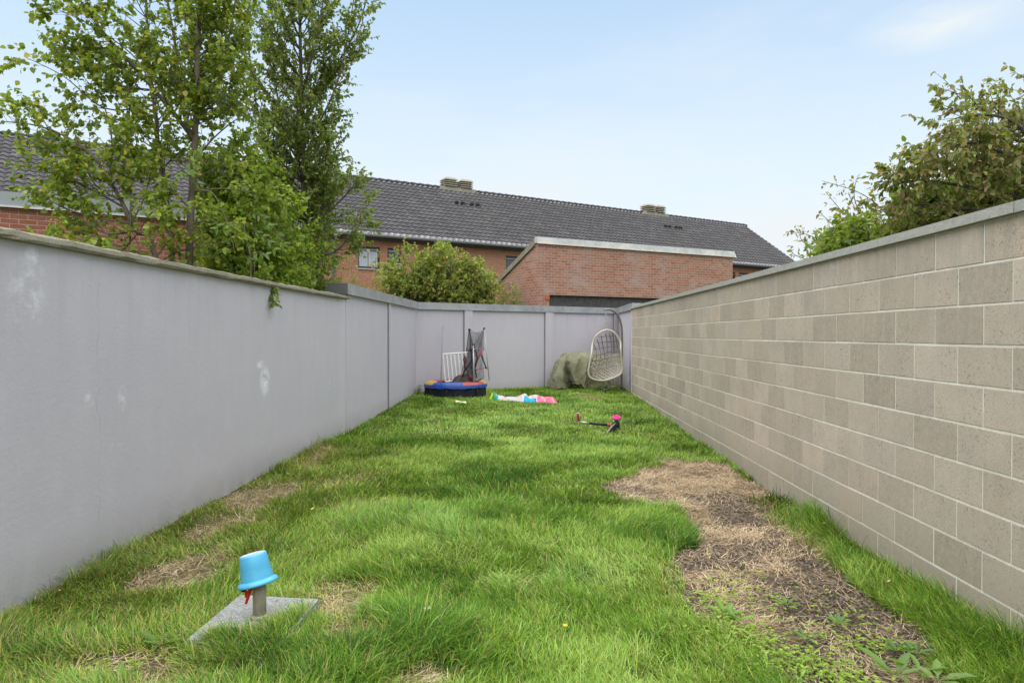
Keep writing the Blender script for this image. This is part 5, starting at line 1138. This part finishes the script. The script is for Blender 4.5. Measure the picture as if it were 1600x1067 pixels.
# scooter lying on its side
sc = thing('scooter', 'small pink and black child scooter lying on its side in the grass', 'scooter', (1.10, 9.75, gzf(1.1, 9.75)))
so = Vector(sc.location); M_PINK = plain('pink plastic', (.80, .03, .28), .35, .08); M_SILV = plain('silver tube', (.55, .55, .55), .3, metal=.6)
h0 = W(904.5, 658.5, 9.85)-so; h1 = W(920.5, 661, 9.83)-so; h2 = W(951, 664, 9.78)-so; h3 = W(958, 663, 9.74)-so
mb = MB(); mb.tube([h0, h1], .012, 8); mb.build('inner_tube', M_SILV, sc, smooth=True)
mb = MB(); mb.tube([h1, h2], .017, 8); mb.build('steering_column', M_BLK, sc, smooth=True)
mb = MB(); mb.tube([h2-Vector((.02, 0, 0)), h2+Vector((.025, 0, 0))], .025, 8); mb.build('clamp', plain('red clamp', (.62, .03, .10), .4), sc, smooth=True)
mb = MB(); gt0 = W(902.6, 645.5, 9.85)-so; mb.tube([gt0, gt0+Vector((0, 0, -.01)), h0+Vector((0, 0, .01))], [.020, .017, .018], 8); mb.build('grip', M_PINK, sc, smooth=True)
mb = MB(); mb.lathe([(0, .004), (.014, .006), (.021, 0), (.014, -.006), (0, -.006)], 10, Matrix.Translation(gt0)); mb.build('grip_end', M_CREAM, sc, smooth=True)
wc = W(963.2, 652.5, 9.72)-so; Mx = Matrix.Translation(wc) @ Matrix.Rotation(radians(22), 4, 'X')
mb = MB(); mb.lathe([(.036, -.012), (.052, -.017), (.060, 0), (.052, .017), (.036, .012)], 28, Mx, closed=True); wh = mb.build('wheel', M_PINK, sc, smooth=True)
mb = MB(); mb.lathe([(0, .008), (.034, .006), (.036, 0), (.034, -.008), (0, -.008)], 20, Mx); mb.build('hub', plain('deep pink hub', (.55, .02, .17), .4), wh, smooth=True)
mb = MB(); hd = W(963.5, 663, 9.72)-so; mb.lathe([(0, .055), (.028, .05), (.040, .02), (.045, -.02), (.038, -.05), (0, -.055)], 14, Matrix.Translation(hd)); mb.tube([h3, hd], .026, 8); mb.build('head_block', M_BLK, sc, smooth=True)
Mx = Matrix.Translation(W(965, 671, 9.7)-so) @ Matrix.Rotation(radians(25), 4, 'X'); mb = MB(); mb.lathe([(0, .017), (.036, .012), (.052, .017), (.060, 0), (.052, -.017), (.036, -.012), (0, -.017)], 24, Mx); mb.build('wheel', M_BLK, sc, smooth=True)
d0 = W(962, 661, 9.70)-so; d1 = W(953, 668, 9.52)-so; d2 = W(946, 681, 9.25)-so
mb = MB()
def dk(u, v):
    p = d0*(1-u)**2+d1*2*u*(1-u)+d2*u*u; return p+Vector((.045, .03, -.06))*(v-.0)*(1-.25*u)*(1.2)
mb.grid(dk, 12, 3); o = mb.build('deck', M_BLK, sc, smooth=True); m_ = o.modifiers.new('solid', 'SOLIDIFY'); m_.thickness = .02
mb = MB(); mb.tube([dk(k/10, 0) for k in range(11)], .010, 6); mb.build('deck_edge', plain('grey deck edge', (.24, .25, .27), .5), o, smooth=True)

# crumpled colourful play tent
def ptent(u, v):
    x0, x1 = -.80, .50; x = x0+(x1-x0)*u; yc = 13.15-.45*u; hw = .13+.20*sin(pi*min(1, u*1.05))*(.8+.4*sin(u*13))+.10*(u > .7)*(u-.7)/.3*(1 if u < .93 else (1-u)/.07)
    y = yc+(v-.5)*2*hw; e_ = max(0, 1-abs(v-.5)*2); eu = min(1, u/.04)*min(1, (1-u)/.05)
    n1 = float(fbm(np.array(x*1.), np.array(y*1.), 3.2, 12, 2)); n2 = abs(2*float(fbm(np.array(x*1.+.3*y), np.array(y*1.), 5, 18, 2))-1)*1.5
    h = (.02+.10*n1+.075*n2)*(e_**.6)*eu*(1.1-.5*v) + .06*max(0, 1-abs(u-.09)/.09)*e_+.05*max(0, 1-abs(u-.84)/.12)*e_
    return (x+.02*n2, y+.04*(n1-.5), gzf(x, y)+.02+h*.92)
def ptcol(u, v):
    n = float(vnoise(np.array(u*9), np.array(v*3), 1, 3))*.12
    if u < .06: return (.50, .55, .05)
    if u < .14 and v < .42+n: return (.03, .25, .07) if u < .11 else (.02, .30, .30)
    if v > .80-n: return [(.55, .06, .04), (.6, .12, .08), (.05, .15, .45), (.10, .30, .55), (.10, .40, .12), (.60, .55, .05), (.55, .16, .08)][min(6, int(u*8.2))] if u < .85 else (.80, .12, .22)
    if u > .68+n*.8: return (.78, .12, .24) if (int(u*37+v*3) % 5) else (.72, .30, .36)
    if .52 < u < .70 and v < .34+n: return (.01, .30, .42) if u < .68 else (.05, .10, .33)
    if .33 < u < .40 and v > .70: return (.04, .07, .25)
    if abs((u+v*.2) % .21-.1) < .006: return (.65, .25, .22)
    return (.46, .44, .435)
mb = MB(); mb.grid(ptent, 90, 22, ptcol); M_TENT = Mat('tent fabric', .7, .2); M_TENT.color(M_TENT.attr()); M_TENT.bump(M_TENT.noise(M_TENT.obj(), 26, 5, .6, 1), .5, .03)
o = merge(mb.build('play_tent', M_TENT.m, None, color=True)); tag(o, 'collapsed white play tent with rainbow and pink panels lying on the lawn', 'play tent')

# small litter
def flake(name, x, y, L, wd_, c, label, cat, up=.04, grp=None, ang=.5, tilt=.2):
    mb = MB(); z = gzf(x, y)+up; Mz = Matrix.Rotation(ang, 3, 'Z') @ Matrix.Rotation(tilt, 3, 'X')
    def f(u, v): p = Vector(((u-.5)*L, (v-.5)*wd_*(1-.8*abs(u-.5)**1.5), .10*L*sin(u*4+v*2))); return Vector((x, y, z))+Mz @ p
    mb.grid(f, 8, 5); o = mb.build(name, plain(name+' paper', c, .6, .15, 30), None, smooth=True); m = o.modifiers.new('solid', 'SOLIDIFY'); m.thickness = .0012
    return tag(o, label, cat, grp)
p = W(720, 637, 12.1); flake('wrapper', p.x, p.y, .19, .11, (.62, .60, .42), 'crumpled pale yellow wrapper in the grass before the trampoline', 'wrapper', .07, None, .2, .3)
p = W(668, 948, 3.22); flake('paper_scrap', p.x, p.y, .045, .022, (.50, .50, .40), 'pale folded paper scrap half hidden in the near lawn', 'paper', .085, None, .9, .4)
for (px, py, Y, L, c, lab) in ((883, 963, 3.08, .022, (.80, .42, .02), 'bright yellow fallen leaf on the near lawn left of the bare patch'), (834, 812, 4.72, .03, (.75, .26, .03), 'single orange fallen leaf in the middle of the lawn'), (488, 792, 5.0, .03, (.62, .50, .08), 'dull yellow fallen leaf on the lawn near the left wall'),
                       (1288, 812, 4.9, .03, (.60, .50, .25), 'dry pale leaf at the foot of the block wall'), (1032, 815, 4.85, .03, (.45, .55, .25), 'pale green leaf fallen at the edge of the dry patch')):
    p = W(px, py, Y); flake('fallen_leaf', p.x, p.y, L, L*.8, c, lab, 'leaf', .075, 'leaves fallen on the lawn', px*.1, .4)
p = W(915, 622, 13.9); mb = MB(); z = gzf(p.x, p.y)+.05
mb.tube([(p.x-.20, p.y+.03, z+.01), (p.x-.05, p.y, z), (p.x+.14, p.y-.04, z+.01)], .012, 6); o = mb.build('stick', plain('weathered stick', (.26, .23, .19), .8), None); tag(o, 'short grey stick lying in the grass before the tarpaulin', 'stick')
# ------------------------------------------------------------------ weeds
def leafset(specs):
    P, D, N, L, Wd, C = (np.array(q, float) for q in zip(*specs)); return leaves(P, D, N, L, Wd, C)
r_ = np.random.default_rng(77)
def weed(x, y, n, L, wr, c, lab, up=.45, name='broadleaf_weed'):
    z = gzf(x, y); sp_ = []; a0 = r_.random()*6
    for k in range(n):
        a = a0+2*pi*k/n+r_.normal(0, .25); e = up*r_.uniform(.5, 1.4); d = np.array([cos(a), sin(a), e]); base = np.array([x, y, z+.02]); l = L*r_.uniform(.65, 1.15)
        for s_ in (0, 1):          # two-step leaf so that it arches
            pass
        sp_.append((base+d*.15*l, d, (0, 0, 1), l, l*wr, np.array(c)*r_.uniform(.75, 1.25)))
        sp_.append((base+d*.02*l, d*np.array([1, 1, .9]), (0, 0, 1), l*.5, l*wr*.35, np.array(c)*.8))
    v, q, cc = leafset(sp_); o = np_mesh(name, v, q, M_LEAF, cc, False); return tag(o, lab, 'weed', 'broad leaved weeds in the grass')
for (px, py, Y, n, L, wr, c, lab) in [(1400, 1040, 2.78, 5, .13, .36, (.20, .34, .09), 'big pale broad leaved weed at the bottom right edge of the bare soil'), (1465, 1045, 2.75, 5, .12, .42, (.24, .36, .10), 'broad leaved weed beside the wall grass at the bottom right'),
      (1440, 1030, 2.82, 5, .12, .22, (.18, .32, .06), 'narrow leaved upright weed between the two broad ones at bottom right'),
      (1135, 937, 3.36, 6, .09, .3, (.18, .34, .06), 'small rosette weed at the left edge of the soil patch'), (1152, 945, 3.3, 6, .08, .3, (.20, .36, .07), 'bright rosette weed just inside the soil patch'),
      (1260, 975, 3.1, 7, .06, .32, (.18, .33, .07), 'small star shaped weed in the middle of the dark soil'), (1310, 945, 3.28, 7, .06, .35, (.17, .32, .08), 'small weed in the dark soil nearer the block wall'),
      (1230, 910, 3.5, 7, .06, .3, (.18, .33, .06), 'small weed at the top of the dark soil'), (1430, 1000, 2.98, 9, .07, .3, (.12, .28, .07), 'dark green clump of weed by the wall grass'), (1400, 990, 3.0, 8, .06, .35, (.14, .30, .07), 'low green weed left of the dark clump'),
      (250, 985, 2.93, 6, .09, .38, (.18, .32, .05), 'light green weed left of the stone slab'), (185, 1045, 2.62, 7, .09, .3, (.19, .34, .05), 'light green weed at the bottom left corner'), (950, 640, 13.0, 6, .10, .3, (.12, .25, .05), 'leafy weed in the lawn before the hanging chair'),
      (813, 658, 10.9, 10, .12, .4, (.07, .17, .05), 'dark leafy weed in the middle of the far lawn'), (835, 655, 11.1, 9, .10, .4, (.08, .18, .05), 'second dark leafy weed right beside the first in the far lawn')]:
    p = W(px, py, Y); weed(p.x, p.y, n, L, wr, c, lab)
# clover and seedlings: uncountable
sp_ = []
spots = [(1.0, 3.10, .13, .16, 330), (.93, 3.3, .12, .13, 240), (1.16, 2.86, .16, .12, 420), (1.28, 2.70, .12, .10, 220), (1.05, 2.95, .2, .2, 260), (1.45, 3.25, .25, .3, 170), (1.1, 3.7, .2, .3, 170), (1.55, 3.05, .14, .06, 150), (1.3, 3.4, .4, .5, 200), (1.3, 5.6, .4, .8, 120), (.95, 3.55, .1, .12, 120), (1.3, 2.55, .3, .1, 200), (-1.7, 2.75, .2, .1, 120)]
for cx, cy, rx, ry, n in spots:
    for k in range(int(n*.55)):
        x = r_.normal(cx, rx*.6); y = r_.normal(cy, ry*.6)
        if x > 2.1: continue
        z = gzf(x, y)+r_.uniform(.012, .04); L = r_.uniform(.009, .016); a0 = r_.random()*6; c = np.array([.33, .47, .065])*r_.uniform(.6, 1.35)
        for j in range(r_.integers(3, 6)):
            a = a0+2*pi*j/4+r_.normal(0, .3); sp_.append(((x, y, z), (cos(a), sin(a), r_.uniform(-.1, .5)), (r_.normal(0, .2), r_.normal(0, .2), 1), L, L*.8, c))
v, q, cc = leafset(sp_); tag(np_mesh('clover', v, q, M_LEAF, cc), kind='stuff')
sp_ = []
for k in range(260):
    x = r_.uniform(-2.5, 2.15); y = 2.3+9*r_.random()**1.5
    if r_.random() < .6: x = r_.choice([-2.5+abs(r_.normal(0, .25)), 2.15-abs(r_.normal(0, .2))])
    a = r_.random()*6; sp_.append(((x, y, gzf(x, y)+r_.uniform(.01, .07)), (cos(a), sin(a), r_.normal(0, .3)), (r_.normal(0, .5), r_.normal(0, .5), 1), r_.uniform(.012, .03), r_.uniform(.008, .018), np.array([[.34, .20, .08], [.45, .33, .12], [.22, .13, .07], [.50, .42, .22]][r_.integers(4)])*r_.uniform(.6, 1.2)))
v, q, cc = leafset(sp_); tag(np_mesh('leaf_litter', v, q, M_STRAW.m, cc), kind='stuff')
# weeds at the foot of the rear wall under the chair
sp_ = []
for k in range(420):
    x = r_.uniform(1.0, 2.0); y = r_.normal(15.35, .18); z = gzf(x, y)+abs(r_.normal(0, .12)); a = r_.random()*6; sp_.append(((x, y, z), (cos(a), sin(a), .3), (0, 0, 1), .06, .022, np.array([.20, .27, .07])*r_.uniform(.6, 1.5)))
for k in range(50):
    x = r_.normal(-2.27, .03); y = r_.normal(13.9, .06); z = gzf(x, y)+.05+abs(r_.normal(0, .08)); a = r_.random()*6; sp_.append(((x, y, z), (cos(a), sin(a), .3), (0, 0, 1), .05, .03, np.array([.12, .20, .05])*r_.uniform(.6, 1.5)))
v, q, cc = leafset(sp_); tag(np_mesh('ground_weeds', v, q, M_LEAF, cc), kind='stuff')
